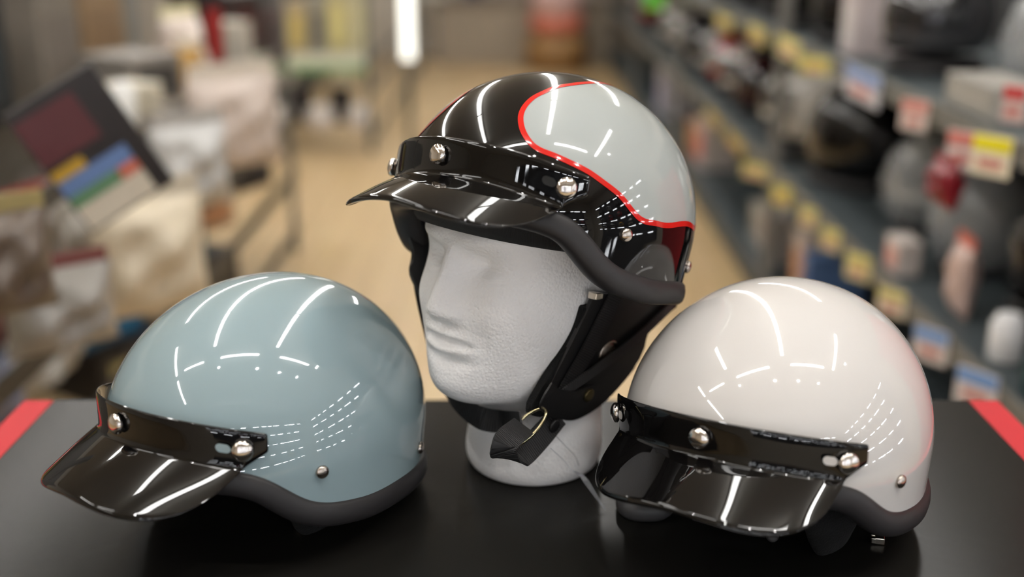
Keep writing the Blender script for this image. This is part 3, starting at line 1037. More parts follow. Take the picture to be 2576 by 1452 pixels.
# ---- shelf helmets
def ell(phi, el, a, b, c):
    return (a * math.cos(el) * math.cos(phi), b * math.cos(el) * math.sin(phi), c * math.sin(el))
def helmet_meshes():
    n, m = 40, 22
    V = []
    for j in range(m):
        el = -0.62 + (math.pi / 2 + 0.62) * j / (m - 1)
        for i in range(n):
            ph = 2 * math.pi * i / n
            x, y, z = ell(ph, min(el, 1.5705), 0.152, 0.124, 0.138)
            if el < 0: # chin bar pulled forward, sides straight down
                k = min(1, -el / 0.62)
                x += 0.022 * k * max(0, math.cos(ph)) ** 2
                y *= 1 + 0.06 * k
            V.append((x, y, z + 0.118 if z > -0.2 else z))
    F = grid_faces(n, m, True) + [tuple(range(n))[::-1]]
    sh = bpy.data.meshes.new('shelf_helmet_shell'); sh.from_pydata(V, [], F)
    V = []
    nn, mm = 22, 9
    for j in range(mm):
        el = -0.14 + 0.62 * j / (mm - 1)
        for i in range(nn):
            ph = -1.25 + 2.5 * i / (nn - 1)
            x, y, z = ell(ph, el, 0.158, 0.1295, 0.143)
            V.append((x, y, z + 0.118))
    vi = bpy.data.meshes.new('shelf_helmet_visor'); vi.from_pydata(V, [], grid_faces(nn, mm))
    V = []
    prof = [(1.0, 0.0), (1.03, 0.006), (1.03, 0.026), (1.0, 0.034), (0.9, 0.034), (0.9, 0.0)]
    for (k, z) in prof:
        for i in range(n):
            ph = 2 * math.pi * i / n
            x, y, _ = ell(ph, -0.60, 0.152, 0.124, 0.138)
            V.append(((x + 0.021 * max(0, math.cos(ph)) ** 2) * k, y * 1.06 * k, z))
    tr = bpy.data.meshes.new('shelf_helmet_trim'); tr.from_pydata(V, [], grid_faces(n, len(prof), True))
    bm = bmesh.new()
    bm_box(bm, 0.128, 0.158, -0.035, 0.035, 0.052, 0.072, 0.006)
    ve = bpy.data.meshes.new('shelf_helmet_vent'); bm.to_mesh(ve); bm.free()
    # plastic bag
    rnd = random.Random(3)
    V = []
    n2, m2 = 28, 14
    for j in range(m2):
        el = -0.72 + (math.pi / 2 + 0.72) * j / (m2 - 1)
        for i in range(n2):
            ph = 2 * math.pi * i / n2
            x, y, z = ell(ph, min(el, 1.57), 0.182, 0.150, 0.162)
            w = 1 + 0.045 * rnd.uniform(-1, 1)
            V.append((x * w, y * w, max(0.002, (z + 0.118) * (1 + 0.03 * rnd.uniform(-1, 1)))))
    bg = bpy.data.meshes.new('shelf_helmet_bag'); bg.from_pydata(V, [], grid_faces(n2, m2, True))
    for me in (sh, vi, tr, ve, bg):
        me.polygons.foreach_set('use_smooth', [True] * len(me.polygons))
        me.materials.append(M['trim'])
    return sh, vi, tr, ve, bg
HS, HVI, HT_, HVE, HBG = helmet_meshes()
M['shield_dark'] = mat('smoked_shield', rgb(22, 22, 26), 0.06, coat=1.0)
M['shield_silver'] = mat('silver_shield', rgb(176, 178, 180), 0.16, metal=0.7)
M['bag'] = mat('clear_bag', rgb(225, 228, 230), 0.22, alpha=0.32)
def omat(o, m):
    o.material_slots[0].link = 'OBJECT'
    o.material_slots[0].material = m
    return o
def shelf_helmet(x, y, z, rz, col, shield, label, group, bag=False, sc=1.0):
    r = empty('shelf_helmet', (x, y, z), rz, label, 'helmet', group)
    r.scale = (sc, sc, sc)
    cm = cmat(col, 0.2, coat=0.25)
    omat(link_mesh('shell', HS, None, r), cm).location.z = 0.022
    omat(link_mesh('visor_shield', HVI, None, r), shield).location.z = 0.022
    omat(link_mesh('neck_trim', HT_, None, r), M['trim']).location.z = 0.0005
    omat(link_mesh('chin_vent', HVE, None, r), M['hole']).location = (0.012, 0, 0.016)
    if bag: omat(link_mesh('plastic_bag', HBG, None, r), M['bag'])
    return r

BLK, WHT, GRY, SLV, RED, NAV = (16, 16, 17), (214, 210, 203), (96, 97, 98), (168, 170, 170), (160, 28, 36), (34, 40, 58)
D_, SV = M['shield_dark'], M['shield_silver']
g1, g2 = 'helmets on the middle shelf', 'helmets on the upper shelf'
mid = [(1.82, BLK, D_, False, 'black shelf helmet at the near end of the middle shelf'),
       (2.14, BLK, SV, False, 'black shelf helmet with silver shield beside the blue price cards'),
       (2.44, (34, 35, 38), D_, False, 'charcoal shelf helmet between the black ones and the bagged ones'),
       (2.80, (70, 71, 76), D_, True, 'charcoal shelf helmet in a clear plastic bag'),
       (3.20, (176, 175, 170), D_, True, 'pale grey shelf helmet in a clear plastic bag, beside the big black one'),
       (3.68, (6, 6, 7), D_, False, 'large glossy black shelf helmet on the middle shelf'),
       (4.18, WHT, SV, False, 'white shelf helmet next to the large glossy black one'),
       (4.62, (200, 198, 192), D_, False, 'off-white shelf helmet with dark shield behind the white one'),
       (5.12, (60, 22, 26), D_, False, 'dark maroon shelf helmet on the middle shelf'),
       (5.52, (205, 196, 190), D_, False, 'pinkish white shelf helmet on the middle shelf'),
       (5.92, RED, SV, False, 'red shelf helmet on the middle shelf'),
       (6.30, (180, 178, 176), D_, False, 'light grey shelf helmet past the red one'),
       (6.95, (40, 40, 44), D_, False, 'dark grey shelf helmet in the third bay'),
       (7.45, (200, 190, 186), SV, False, 'cream shelf helmet in the third bay'),
       (8.00, WHT, D_, False, 'white shelf helmet in the third bay'),
       (9.30, (190, 80, 76), D_, False, 'coral red shelf helmet in the farthest bay'),
       (9.90, WHT, D_, False, 'white shelf helmet in the farthest bay')]
for i, (y, c, s, bag, lb) in enumerate(mid):
    big = 1.28 if 'large' in lb else (1.04 if i < 5 else 1.0)
    shelf_helmet(1.18 if 'large' in lb else (1.30 if i < 3 else 1.17 if not bag else 1.26), y, DR[1] + 0.001, (math.pi - 0.75) if 'large' in lb else math.pi + 0.55 + 0.2 * math.sin(i * 2.1), c, s, lb, g1, bag, big)
up = [(2.10, (150, 152, 152), SV, True, 'silver grey shelf helmet in a clear bag at the near end of the upper shelf'),
      (2.60, (120, 122, 122), D_, True, 'mid grey shelf helmet in a clear bag on the upper shelf'),
      (3.06, (58, 58, 60), D_, False, 'dark grey shelf helmet next to the bagged ones on the upper shelf'),
      (3.78, (12, 11, 12), D_, False, 'black shelf helmet beside the pink and white box'),
      (4.28, (10, 10, 11), D_, False, 'black shelf helmet at the start of the second bay, upper shelf'),
      (4.68, (14, 13, 13), D_, False, 'black shelf helmet in the middle of the second bay, upper shelf'),
      (5.08, (20, 23, 34), D_, False, 'dark navy shelf helmet on the upper shelf'),
      (5.50, (14, 14, 16), D_, False, 'black shelf helmet past the navy one'),
      (5.95, (14, 14, 15), D_, False, 'black shelf helmet at the far end of the second bay, upper shelf')]
for i, (y, c, s, bag, lb) in enumerate(up):
    shelf_helmet(1.15 if not bag else 1.30, y, DR[2] + 0.001, math.pi + 0.55 + 0.2 * math.sin(i * 1.7), c, s, lb, g2, bag, 1.05)

# ---- price cards on the rails
def price_card(px, py, rail_x, w, h, col, head, label, group, tilt=0.0):
    if w < 0.2: w, h = w * 0.78, h * 0.78
    p = at_x(px, py, rail_x)
    r = empty('price_card', (rail_x - (0.30 * w if rail_x > 0 and w < 0.2 else 0), p[1], p[2] - h / 2), 0.62 if w < 0.2 else 0.0, label, 'price card', group)
    sg = -1 if rail_x > 0 else 1
    a, b = (sg * 0.004, 0) if sg < 0 else (0, 0.004)
    box('card', a, b, -w / 2, w / 2, 0, h, cmat(col, 0.5), r, 0.0008)
    if head:
        a2, b2 = (sg * 0.0055, sg * 0.0042) if sg < 0 else (0.0042, 0.0055)
        box('header_strip', a2, b2, -w / 2 + 0.002, w / 2 - 0.002, h * 0.62, h - 0.003, cmat(head, 0.5), r)
        box('price_print', a2, b2, -w * 0.3, w * 0.3, h * 0.2, h * 0.42, cmat((190, 120, 110), 0.6), r)
    return r
CRM, YEL = (216, 207, 158), (206, 194, 112)
gc = 'price cards on the middle shelf edge'
for px, py, w, h, c, hd, lb in (
    (1985, 492, 0.10, 0.085, (210, 200, 110), YEL, 'yellow price card under the large glossy black helmet'),
    (2050, 547, 0.085, 0.080, CRM, YEL, 'cream price card under the bagged pale grey helmet, far side'),
    (2108, 603, 0.085, 0.085, CRM, YEL, 'cream price card under the bagged pale grey helmet, near side'),
    (2182, 672, 0.10, 0.09, CRM, YEL, 'cream price card under the bagged charcoal helmet'),
    (2268, 760, 0.10, 0.085, (222, 212, 190), YEL, 'cream price card with yellow header under the charcoal helmet'),
    (2372, 868, 0.11, 0.10, (214, 208, 206), (110, 150, 205), 'white price card with blue header under the black helmet'),
    (2492, 978, 0.115, 0.10, (214, 208, 206), (110, 150, 205), 'white price card with blue header at the near end of the middle shelf'),
    (1795, 300, 0.35, 0.05, (176, 160, 80), (170, 150, 60), 'long yellow shelf strip in the third bay'),
    (1850, 360, 0.35, 0.05, (176, 160, 80), (170, 150, 60), 'long yellow shelf strip in the second bay'),
    (1925, 432, 0.16, 0.07, (206, 196, 150), YEL, 'pale yellow price card at the near end of the second bay')):
    price_card(px, py, 0.946, w, h, c, hd, lb, gc)
gu = 'price cards on the upper shelf edge'
for px, py, w, h, c, hd, lb in (
    (1822, 58, 0.35, 0.06, (180, 168, 90), YEL, 'yellow price card at the far end of the second bay, upper shelf'),
    (1905, 88, 0.28, 0.06, (196, 184, 110), YEL, 'yellow price card under the navy helmet'),
    (1985, 122, 0.30, 0.07, (212, 204, 150), YEL, 'cream price card under the black helmets'),
    (2078, 165, 0.14, 0.065, (205, 196, 120), YEL, 'yellow price card at the start of the second bay, upper shelf'),
    (2170, 215, 0.30, 0.085, (196, 196, 202), (120, 145, 195), 'long white and blue price card under the black helmet'),
    (2325, 290, 0.09, 0.09, (214, 200, 192), (205, 130, 120), 'white price card with pink header on the upper shelf edge'),
    (2452, 378, 0.095, 0.10, (214, 204, 198), (205, 120, 110), 'white price card with coral header on the upper shelf edge'),
    (2528, 392, 0.105, 0.10, (226, 216, 190), (232, 220, 30), 'bright yellow and white price card at the near end of the upper shelf'),
    (2572, 262, 0.06, 0.09, (196, 176, 172), (190, 70, 70), 'white card with red header rising above the upper shelf edge')):
    price_card(px, py, 0.938, w, h, c, hd, lb, gu)

# ---- boxes and other goods
def carton(name, x, y, z, w, d, h, col, accent, label, cat, group=None, rz=0.0, tape=None, face='x+', pitch=0.0):
    """box with a printed front panel and a lid flap; local +x is the front"""
    r = empty(name, (x, y, z), rz, label, cat, group)
    if pitch: r.rotation_euler = (pitch, 0, rz)
    box('body', -d / 2, d / 2, -w / 2, w / 2, 0.0005, h * 0.90, cmat(col, 0.45), r, 0.004)
    box('lid', -d / 2 - 0.002, d / 2 + 0.002, -w / 2 - 0.002, w / 2 + 0.002, h * 0.9005, h, cmat(col, 0.45), r, 0.004)
    if accent:
        box('print_panel', d / 2 + 0.0003, d / 2 + 0.0016, -w * 0.38, w * 0.38, h * 0.15, h * 0.75, cmat(accent, 0.45), r)
    return r
def pouch(x, y, z, w, h, col, accent, label, cat='bag', group=None, rz=0.0, thick=0.07, lean=0.0):
    """soft filled bag standing upright with a header card"""
    n, m = 17, 17
    V = []
    for s in (1, -1):
        for j in range(m):
            for i in range(n):
                u, v = i / (n - 1) * 2 - 1, j / (m - 1) * 2 - 1
                b = (1 - u ** 4) * (1 - v ** 4)
                wob = 0.2 * math.sin(5 * u + 3 * v + x * 40) + 0.15 * math.sin(7 * v - 4 * u + y * 30)
                V.append((s * (0.002 + thick / 2 * b * (1 + wob * b)), u * w / 2 * (0.94 + 0.06 * v * v), (v + 1) / 2 * h * 0.86))
    F = grid_faces(n, m) + [tuple(n * m + k for k in f)[::-1] for f in grid_faces(n, m)]
    r = empty('goods_pouch', (x, y, z), rz, label, cat, group)
    r.rotation_euler = (0, lean, rz)
    mesh_obj('pouch_body', V, F, cmat(col, 0.35), r)
    box('header_card', -0.003, 0.003, -w * 0.47, w * 0.47, h * 0.845, h, cmat(accent or col, 0.5), r, 0.001)
    return r
def tin(x, y, z, rad_, h, col, cap, label, cat='canister', group=None):
    r = empty('canister', (x, y, z), 0, label, cat, group)
    lathe('can_body', [(rad_ * 0.95, 0.0005), (rad_, 0.006), (rad_, h * 0.8), (rad_ * 0.9, h * 0.84)], 24, cmat(col, 0.25), r)
    lathe('cap', [(rad_ * 0.7, h * 0.8405), (rad_ * 0.74, h * 0.86), (rad_ * 0.74, h * 0.98), (rad_ * 0.6, h), (0.0, h)], 24, cmat(cap, 0.3), r)
    return r
def at_left(px, py, X=-1.02): return at_x(px, py, X)

gl = 'goods on the left shelf unit'
LQ = {}
def queue(deck, row, y, half, fn): LQ.setdefault((deck, row), []).append([y, half, fn])
def L_carton(px, deck, w, d, h, col, acc, label, X=-1.0, rz=-0.5, py=400, cat='box', row=None):
    y = at_x(px, py, X)[1]
    if X < -1.1: rz = -0.1
    e = abs(w / 2 * math.cos(rz)) + abs(d / 2 * math.sin(rz)) + 0.004
    xo = abs(d / 2 * math.cos(rz)) + abs(w / 2 * math.sin(rz)) + 0.004
    queue(deck, row or (1 if X < -1.1 else 0), y, e, lambda yy: carton('carton', (X - xo if X > -1.1 else -1.575 + xo), yy, DL[deck] + 0.0005, w, d, h, col, acc, label, cat, gl, rz))
def L_pouch(px, deck, w, h, col, acc, label, X=-1.05, rz=-0.35, py=400, thick=0.09, lean=0.0, cat='bag', row=None):
    y = at_x(px, py, X)[1]
    e = abs(w / 2 * math.cos(rz)) + abs(thick * 0.7 * math.sin(rz)) + 0.004
    xo = abs(thick * 0.7 * math.cos(rz)) + abs(w / 2 * math.sin(rz)) + 0.004
    queue(deck, row or 0, y, e, lambda yy: pouch(min(X, -0.98 - xo), yy, DL[deck] + 0.0005, w, h, col, acc, label, cat, gl, rz, thick, lean))
def L_tin(px, py, deck, r, h, col, cap, label, X=-1.02):
    y = at_x(px, py, X)[1]
    queue(deck, 0, y, r + 0.003, lambda yy: tin(X - 0.01, yy, DL[deck] + 0.0005, r, h, col, cap, label, group=gl))

# top deck (z .92), far to near
L_carton(655, 3, 0.16, 0.20, 0.24, (58, 48, 46), (70, 28, 26), 'dark brown carton at the far end of the top left shelf', py=60)
L_carton(600, 3, 0.30, 0.18, 0.15, (196, 190, 178), (180, 176, 166), 'pale grey carton beside the dark brown one', py=150, X=-0.985)
L_carton(560, 3, 0.10, 0.16, 0.30, (44, 34, 36), (150, 40, 40), 'narrow black carton with red front on the top left shelf', py=110)
L_pouch(505, 3, 0.20, 0.25, (214, 200, 190), (226, 220, 180), 'off-white soft bag with yellow header on the top left shelf', py=80, thick=0.12)
L_tin(500, 125, 3, 0.045, 0.16, (190, 150, 80), (200, 190, 170), 'amber canister beside the off-white bag')
L_carton(430, 3, 0.20, 0.22, 0.14, (128, 122, 116), (60, 58, 56), 'mid grey carton behind the white jar', py=150)
L_carton(385, 3, 0.30, 0.20, 0.32, (140, 116, 88), (128, 104, 78), 'brown cardboard carton on the top left shelf', X=-1.2, py=60)
L_tin(345, 245, 3, 0.035, 0.115, (236, 236, 232), (246, 246, 244), 'small bright white jar in front of the brown carton')
L_carton(405, 3, 0.20, 0.14, 0.085, (205, 198, 180), (190, 182, 160), 'low cream carton beside the white jar', X=-0.985, py=240)
L_carton(255, 3, 0.24, 0.22, 0.34, (120, 112, 102), (110, 102, 94), 'taupe carton behind the leaning dark package', X=-1.22, py=80)
L_carton(115, 3, 0.22, 0.20, 0.34, (26, 30, 32), (38, 44, 48), 'black carton between the taupe and olive ones', X=-1.2, py=80)
L_carton(30, 3, 0.22, 0.20, 0.28, (132, 122, 84), (150, 140, 96), 'olive carton at the near end of the top left shelf', X=-1.18, py=60)
# leaning dark package with striped print
p0 = at_x(335, 515, -0.70)
pk = empty('leaning_package', (-0.70, p0[1], p0[2]), label='dark package leaning askew with maroon and striped print on the left shelf', cat='package', group=gl)
pk.scale = (0.70, 0.70, 0.70)
pk.rotation_euler = (math.radians(29), 0, math.radians(-66))
box('body', -0.025, 0.03, -0.125, 0.125, 0.0, 0.36, cmat((42, 38, 38), 0.4), pk, 0.004)
box('hanger', -0.20, -0.0253, -0.012, 0.012, 0.10, 0.13, M['steel'], pk, 0.002)
for nm, y0, y1, z0, z1, c in (('maroon_print', -0.120, 0.045, 0.20, 0.33, (84, 42, 46)), ('yellow_stripe', -0.120, -0.03, 0.155, 0.185, (176, 140, 44)), ('blue_stripe', -0.120, 0.075, 0.110, 0.154, (96, 122, 168)), ('green_stripe', -0.120, 0.02, 0.075, 0.109, (92, 130, 98)), ('orange_stripe', 0.022, 0.075, 0.075, 0.109, (186, 106, 88)), ('white_stripe', -0.120, 0.075, 0.008, 0.074, (196, 188, 172))):
    box(nm, 0.0303, 0.0318, y0, y1, z0, z1, cmat(c, 0.45), pk)
# third deck (z .62)
L_pouch(600, 2, 0.24, 0.25, (206, 196, 180), (150, 130, 60), 'cream soft bag at the far end of the third left shelf', py=330, thick=0.14)
L_carton(560, 2, 0.12, 0.12, 0.22, (196, 170, 168), (86, 84, 130), 'pinkish carton with violet print on the third left shelf', X=-0.98, py=280)
L_pouch(520, 2, 0.18, 0.20, (64, 62, 96), (190, 180, 60), 'navy pouch with yellow header on the third left shelf', X=-0.99, py=470, thick=0.1)
L_pouch(478, 2, 0.24, 0.25, (176, 176, 176), (190, 186, 180), 'silver grey round bag between the navy pouch and the cream bag', X=-1.0, py=400, thick=0.16)
L_carton(480, 2, 0.17, 0.08, 0.085, (205, 80, 72), (214, 150, 130), 'small red carton in front of the silver grey bag', X=-0.975, py=500)
L_pouch(395, 2, 0.28, 0.255, (222, 208, 180), (200, 190, 170), 'large cream cloth bag on the third left shelf', X=-1.0, py=500, thick=0.16)
L_pouch(300, 2, 0.30, 0.24, (170, 166, 158), (90, 84, 80), 'grey cloth bag with dark header beside the cream one', X=-1.0, py=580, thick=0.16)
L_pouch(205, 2, 0.26, 0.25, (120, 112, 104), (150, 60, 56), 'taupe cloth bag with red header', X=-1.0, py=560, thick=0.15)
L_carton(110, 2, 0.20, 0.16, 0.25, (92, 62, 58), (120, 92, 84), 'maroon carton on the third left shelf', X=-1.0, py=440)
L_carton(30, 2, 0.14, 0.16, 0.26, (170, 150, 80), (190, 176, 120), 'yellow carton at the near end of the third left shelf', X=-1.0, py=480)
L_tin(70, 640, 2, 0.04, 0.12, (190, 196, 194), (210, 212, 208), 'pale canister beside the maroon carton')
L_tin(95, 715, 2, 0.035, 0.07, (200, 206, 202), (205, 210, 206), 'short white canister at the shelf front')
# second deck (z .38)
L_carton(690, 1, 0.34, 0.30, 0.10, (62, 58, 56), (50, 48, 50), 'flat dark carton at the far end of the second left shelf', py=620)
L_carton(600, 1, 0.24, 0.22, 0.13, (190, 170, 140), (205, 150, 110), 'tan carton with orange print on the second left shelf', py=680)
L_carton(500, 1, 0.26, 0.22, 0.12, (90, 128, 140), (120, 150, 160), 'teal carton on the second left shelf', py=690)
L_carton(400, 1, 0.24, 0.22, 0.15, (70, 64, 60), (96, 88, 80), 'dark grey carton between the teal and the blue ones', py=740)
L_carton(300, 1, 0.24, 0.20, 0.12, (30, 84, 120), (40, 110, 150), 'bright blue carton on the second left shelf', py=830)
L_carton(180, 1, 0.26, 0.20, 0.16, (52, 46, 42), (70, 60, 52), 'dark brown carton on the second left shelf', py=830, X=-1.25)
L_carton(70, 1, 0.22, 0.10, 0.14, (165, 62, 54), (150, 60, 50), 'brick red carton at the near end of the second left shelf', X=-0.975, py=760)
# bottom deck
L_pouch(245, 1, 0.28, 0.21, (206, 204, 196), (190, 188, 180), 'pale grey sack on the second left shelf', X=-0.99, py=960, thick=0.18)
L_pouch(110, 1, 0.24, 0.21, (140, 146, 170), (40, 46, 80), 'blue-grey sack with navy header on the second left shelf', X=-0.99, py=930, thick=0.16)
L_carton(430, 0, 0.30, 0.24, 0.16, (54, 50, 48), (180, 170, 120), 'dark carton with cream print on the bottom left shelf', py=830)
L_carton(600, 0, 0.30, 0.24, 0.17, (60, 56, 54), (90, 84, 76), 'plain dark carton on the bottom left shelf', py=760)

# clip-strip bags hanging in front of the shelf edges
def hang(px, py, X, w, h, col, acc, label, thick=0.09, rz=-0.9):
    p = at_x(px, py, X)
    r = pouch(X, p[1], p[2] - h / 2, w, h, col, acc, label, 'bag', 'bags hanging in front of the left shelves', rz, thick)
    box('hook', -0.268, -0.0035, -0.003, 0.003, h * 0.95, h * 0.965, M['steel'], r)
hang(375, 620, -0.795, 0.26, 0.30, (214, 202, 178), (196, 188, 170), 'big cream bag hanging in front of the third left shelf', 0.13)
hang(478, 400, -0.80, 0.20, 0.24, (190, 190, 188), (170, 166, 160), 'silver white bag hanging beyond the big cream one', 0.12)
hang(590, 290, -0.80, 0.28, 0.30, (206, 192, 182), (214, 204, 190), 'pinkish white bag hanging at the far end of the left shelves', 0.10)
hang(150, 760, -0.82, 0.20, 0.18, (150, 146, 140), (120, 70, 66), 'grey bag with red header hanging near the leaning package', 0.12)
hang(20, 640, -0.82, 0.14, 0.20, (96, 84, 74), (150, 136, 90), 'brown bag with olive header hanging at the near end', 0.10)
for (dk, row), q in LQ.items():
    q.sort(key=lambda e: e[0])
    # spread neighbours so that none overlap, keeping the run centred
    pos = [e[0] for e in q]
    for _ in range(200):
        moved = False
        for i in range(len(q) - 1):
            gap = pos[i + 1] - pos[i] - (q[i][1] + q[i + 1][1])
            if gap < 0:
                pos[i] += gap / 2; pos[i + 1] -= gap / 2; moved = True
        if not moved: break
    for e, y in zip(q, pos):
        if 1.5 + e[1] < y < 4.83 - e[1]: e[2](y)

# ---- far left unit, its end facing the table
gf = 'goods on the far slate shelf unit'
FQ = {}
for px, py, dk, w, h, c, a, lb in (
    (700, 80, 2, 0.118, 0.30, (86, 60, 58), (60, 40, 40), 'maroon carton on the far slate shelf'),
    (760, 90, 2, 0.118, 0.34, (176, 160, 130), (200, 180, 110), 'tan carton with yellow print on the far slate shelf'),
    (815, 80, 2, 0.118, 0.36, (150, 146, 132), (120, 116, 106), 'grey carton on the far slate shelf'),
    (875, 60, 2, 0.118, 0.42, (186, 178, 140), (216, 206, 140), 'cream carton with pale yellow print on the far slate shelf'),
    (950, 60, 2, 0.118, 0.44, (196, 190, 160), (206, 200, 160), 'tall cream carton beside the lit bar'),
    (700, 200, 1, 0.18, 0.16, (206, 204, 196), (190, 188, 180), 'white carton on the middle far slate shelf'),
    (900, 215, 1, 0.16, 0.16, (190, 180, 150), (200, 196, 180), 'beige carton on the middle far slate shelf')):
    p = at_y(px, py, 7.2)
    FQ.setdefault(dk, []).append([min(p[0], -1.07), w / 2 + 0.006, lambda xx, w=w, h=h, c=c, a=a, lb=lb, dk=dk: carton('carton', min(max(xx, -1.62), -0.965), 7.26, DF[dk] + 0.0005, w, 0.2, h, c, a, lb, 'box', gf, -math.pi / 2)])
FQ_LATE = FQ
gr = empty('shelf_banner', (-1.31, 6.985, 0.53), label='pale green and white strip across the end of the far slate shelf', cat='banner')
box('white_band', -0.42, 0.40, -0.004, 0.004, 0.03, 0.10, cmat((206, 212, 196), 0.5), gr)
box('green_band', -0.42, 0.40, -0.0045, 0.0035, -0.01, 0.0295, cmat((120, 160, 110), 0.5), gr)
for i, (px, py) in enumerate(((700, 275), (803, 280), (905, 280))):
    p = at_y(px, py, 7.06)
    r = empty('lidded_tub', (p[0], 7.1, DF[0] + 0.0005), 0, 'round white tub with lid on the far slate shelf, ' + ('outermost from the aisle', 'between the two dark bags', 'closest to the aisle')[i], 'tub', gf)
    lathe('tub_body', [(0.05, 0.0), (0.085, 0.03), (0.09, 0.09), (0.075, 0.13)], 24, cmat((206, 200, 196), 0.3), r)
    lathe('lid', [(0.078, 0.1305), (0.08, 0.14), (0.06, 0.16), (0.0, 0.165)], 24, cmat((220, 214, 208), 0.3), r)
for (px, lb) in ((755, 'dark bag between the white tubs, outer'), (855, 'dark bag between the white tubs, inner')):
    p = at_y(px, 280, 7.3)
    pouch(p[0], 7.36, DF[0] + 0.0005, 0.16, 0.24, (44, 38, 38), (60, 44, 44), lb, 'bag', gf, -math.pi / 2, 0.12)
lb_ = empty('light_bar', (0, 0, 0), label='bright vertical lit bar at the aisle corner of the far slate shelf', cat='light')
pb = at_y(1027, 150, 7.0)
lb_.location = (pb[0], 7.0, 0.0)
box('glow_tube', -0.035, 0.035, -0.02, 0.02, pb[2], 1.6, M['glowbar'], lb_, 0.008)
box('bracket', -0.02, 0.02, -0.015, 0.015, 0.0, pb[2] - 0.001, M['slate'], lb_, 0.002)

# ---- boxes on the right bottom deck and between the helmets
grb = 'goods on the right bottom shelf'
RBQ = []
def spread(q):
    q.sort(key=lambda e: e[0])
    pos = [e[0] for e in q]
    for _ in range(300):
        mv = False
        for i in range(len(q) - 1):
            gap = pos[i + 1] - pos[i] - (q[i][1] + q[i + 1][1])
            if gap < -1e-6:
                pos[i] += gap / 2; pos[i + 1] -= gap / 2; mv = True
        if not mv: break
    for e, y in zip(q, pos): e[2](y)
for px, py, w, h, c, a, lb in (
    (1905, 590, 0.24, 0.20, (190, 184, 180), (196, 96, 96), 'white carton with red print on the right bottom shelf'),
    (1985, 640, 0.14, 0.24, (206, 190, 180), (206, 150, 110), 'white carton with orange print on the right bottom shelf'),
    (2012, 590, 0.08, 0.20, (90, 120, 170), (70, 100, 160), 'narrow blue carton on the right bottom shelf'),
    (1890, 540, 0.20, 0.16, (170, 168, 160), (150, 148, 140), 'pale grey carton on the right bottom shelf'),
    (1745, 330, 0.26, 0.26, (200, 190, 184), (206, 96, 100), 'white carton with pink print in the third bay, bottom shelf'),
    (1650, 215, 0.30, 0.30, (190, 188, 196), (150, 150, 190), 'lilac grey carton in the farthest bay, bottom shelf'),
    (1720, 420, 0.22, 0.20, (190, 140, 96), (206, 160, 110), 'orange tan carton in the second bay, bottom shelf')):
    p = at_x(px, py, 1.0)
    RBQ.append([p[1], w / 2 + 0.004, lambda yy, w=w, h=h, c=c, a=a, lb=lb: carton('carton', 1.02 + 0.11, yy, DR[0] + 0.0005, w, 0.2, h, c, a, lb, 'box', grb, math.pi)])
spread(RBQ)
for q in FQ.values(): spread(q)
carton('carton', 1.14, 3.46, DR[2] + 0.0005, 0.14, 0.24, 0.20, (196, 184, 184), (204, 198, 196), 'pink and white carton between the dark helmets on the upper shelf', 'box', g2, math.pi)
carton('carton', 1.005, 2.74, DR[1] + 0.0005, 0.10, 0.06, 0.09, (200, 190, 184), (206, 150, 140), 'small white carton with coral print in front of the charcoal helmet', 'box', g1, math.pi)
pouch(1.03, 2.42, DR[1] + 0.0005, 0.10, 0.19, (206, 180, 170), (206, 110, 96), 'pink hanging pouch beside the black helmet with silver shield', 'bag', g1, math.pi, 0.05)
tin(1.02, 2.14, DR[1] + 0.0005, 0.035, 0.10, (224, 224, 224), (240, 240, 240), 'bright white jar in front of the black helmet', group=g1)
tin(1.02, 1.96, DR[1] + 0.0005, 0.042, 0.085, (28, 62, 62), (214, 214, 210), 'dark teal jar with white lid, inner one', group=g1)
tin(1.02, 1.80, DR[1] + 0.0005, 0.042, 0.085, (28, 62, 62), (190, 190, 186), 'dark teal jar with grey lid at the near end of the shelf', group=g1)
carton('carton', 1.04, 3.02 - 0.62, DR[2] + 0.0005, 0.26, 0.12, 0.07, (150, 146, 138), (165, 160, 150), 'low grey carton in front of the bagged helmets on the upper shelf', 'box', g2, math.pi)
p = at_x(2380, 445, 0.88)
pouch(0.88, p[1], p[2] - 0.06, 0.12, 0.10, (112, 12, 28), (130, 24, 36), 'crimson pouch hanging under the upper shelf', 'bag', g1, math.pi, 0.05)

# ---- end of the aisle
fw = empty('counter', (0.35, 11.75, 0), label='beige counter across the end of the aisle', cat='counter')
box('body', -1.1, 1.0, -0.3, 0.3, 0.0, 0.60, cmat((150, 138, 122), 0.6), fw, 0.01)
box('worktop', -1.14, 1.04, -0.34, 0.34, 0.6005, 0.64, cmat((120, 108, 96), 0.5), fw, 0.006)
gk = 'goods on the end counter'
for px, w, h, c, a, lb in ((1085, 0.34, 0.32, (196, 192, 180), (180, 176, 166), 'white carton on the end counter'), (1190, 0.14, 0.34, (66, 66, 92), (54, 54, 80), 'navy carton on the end counter'), (1282, 0.26, 0.4, (150, 138, 126), (140, 128, 116), 'taupe carton on the end counter'), (1530, 0.3, 0.38, (168, 156, 142), (150, 140, 126), 'light taupe carton on the end counter')):
    p = at_y(px, 60, 11.6)
    carton('carton', p[0], 11.62, 0.6405, w, 0.3, h, c, a, lb, 'box', gk, -math.pi / 2)
p = at_y(1398, 90, 11.3)
r = empty('display_drum', (p[0], 11.1, 0), 0, 'round red and white drum on a brown foot at the end of the aisle', 'drum')
lathe('foot', [(0.30, 0.0), (0.30, 0.30), (0.2, 0.34)], 28, cmat((140, 104, 60), 0.6), r)
lathe('drum_body', [(0.2, 0.3405), (0.26, 0.40), (0.26, 0.52)], 28, cmat((196, 110, 90), 0.4), r)
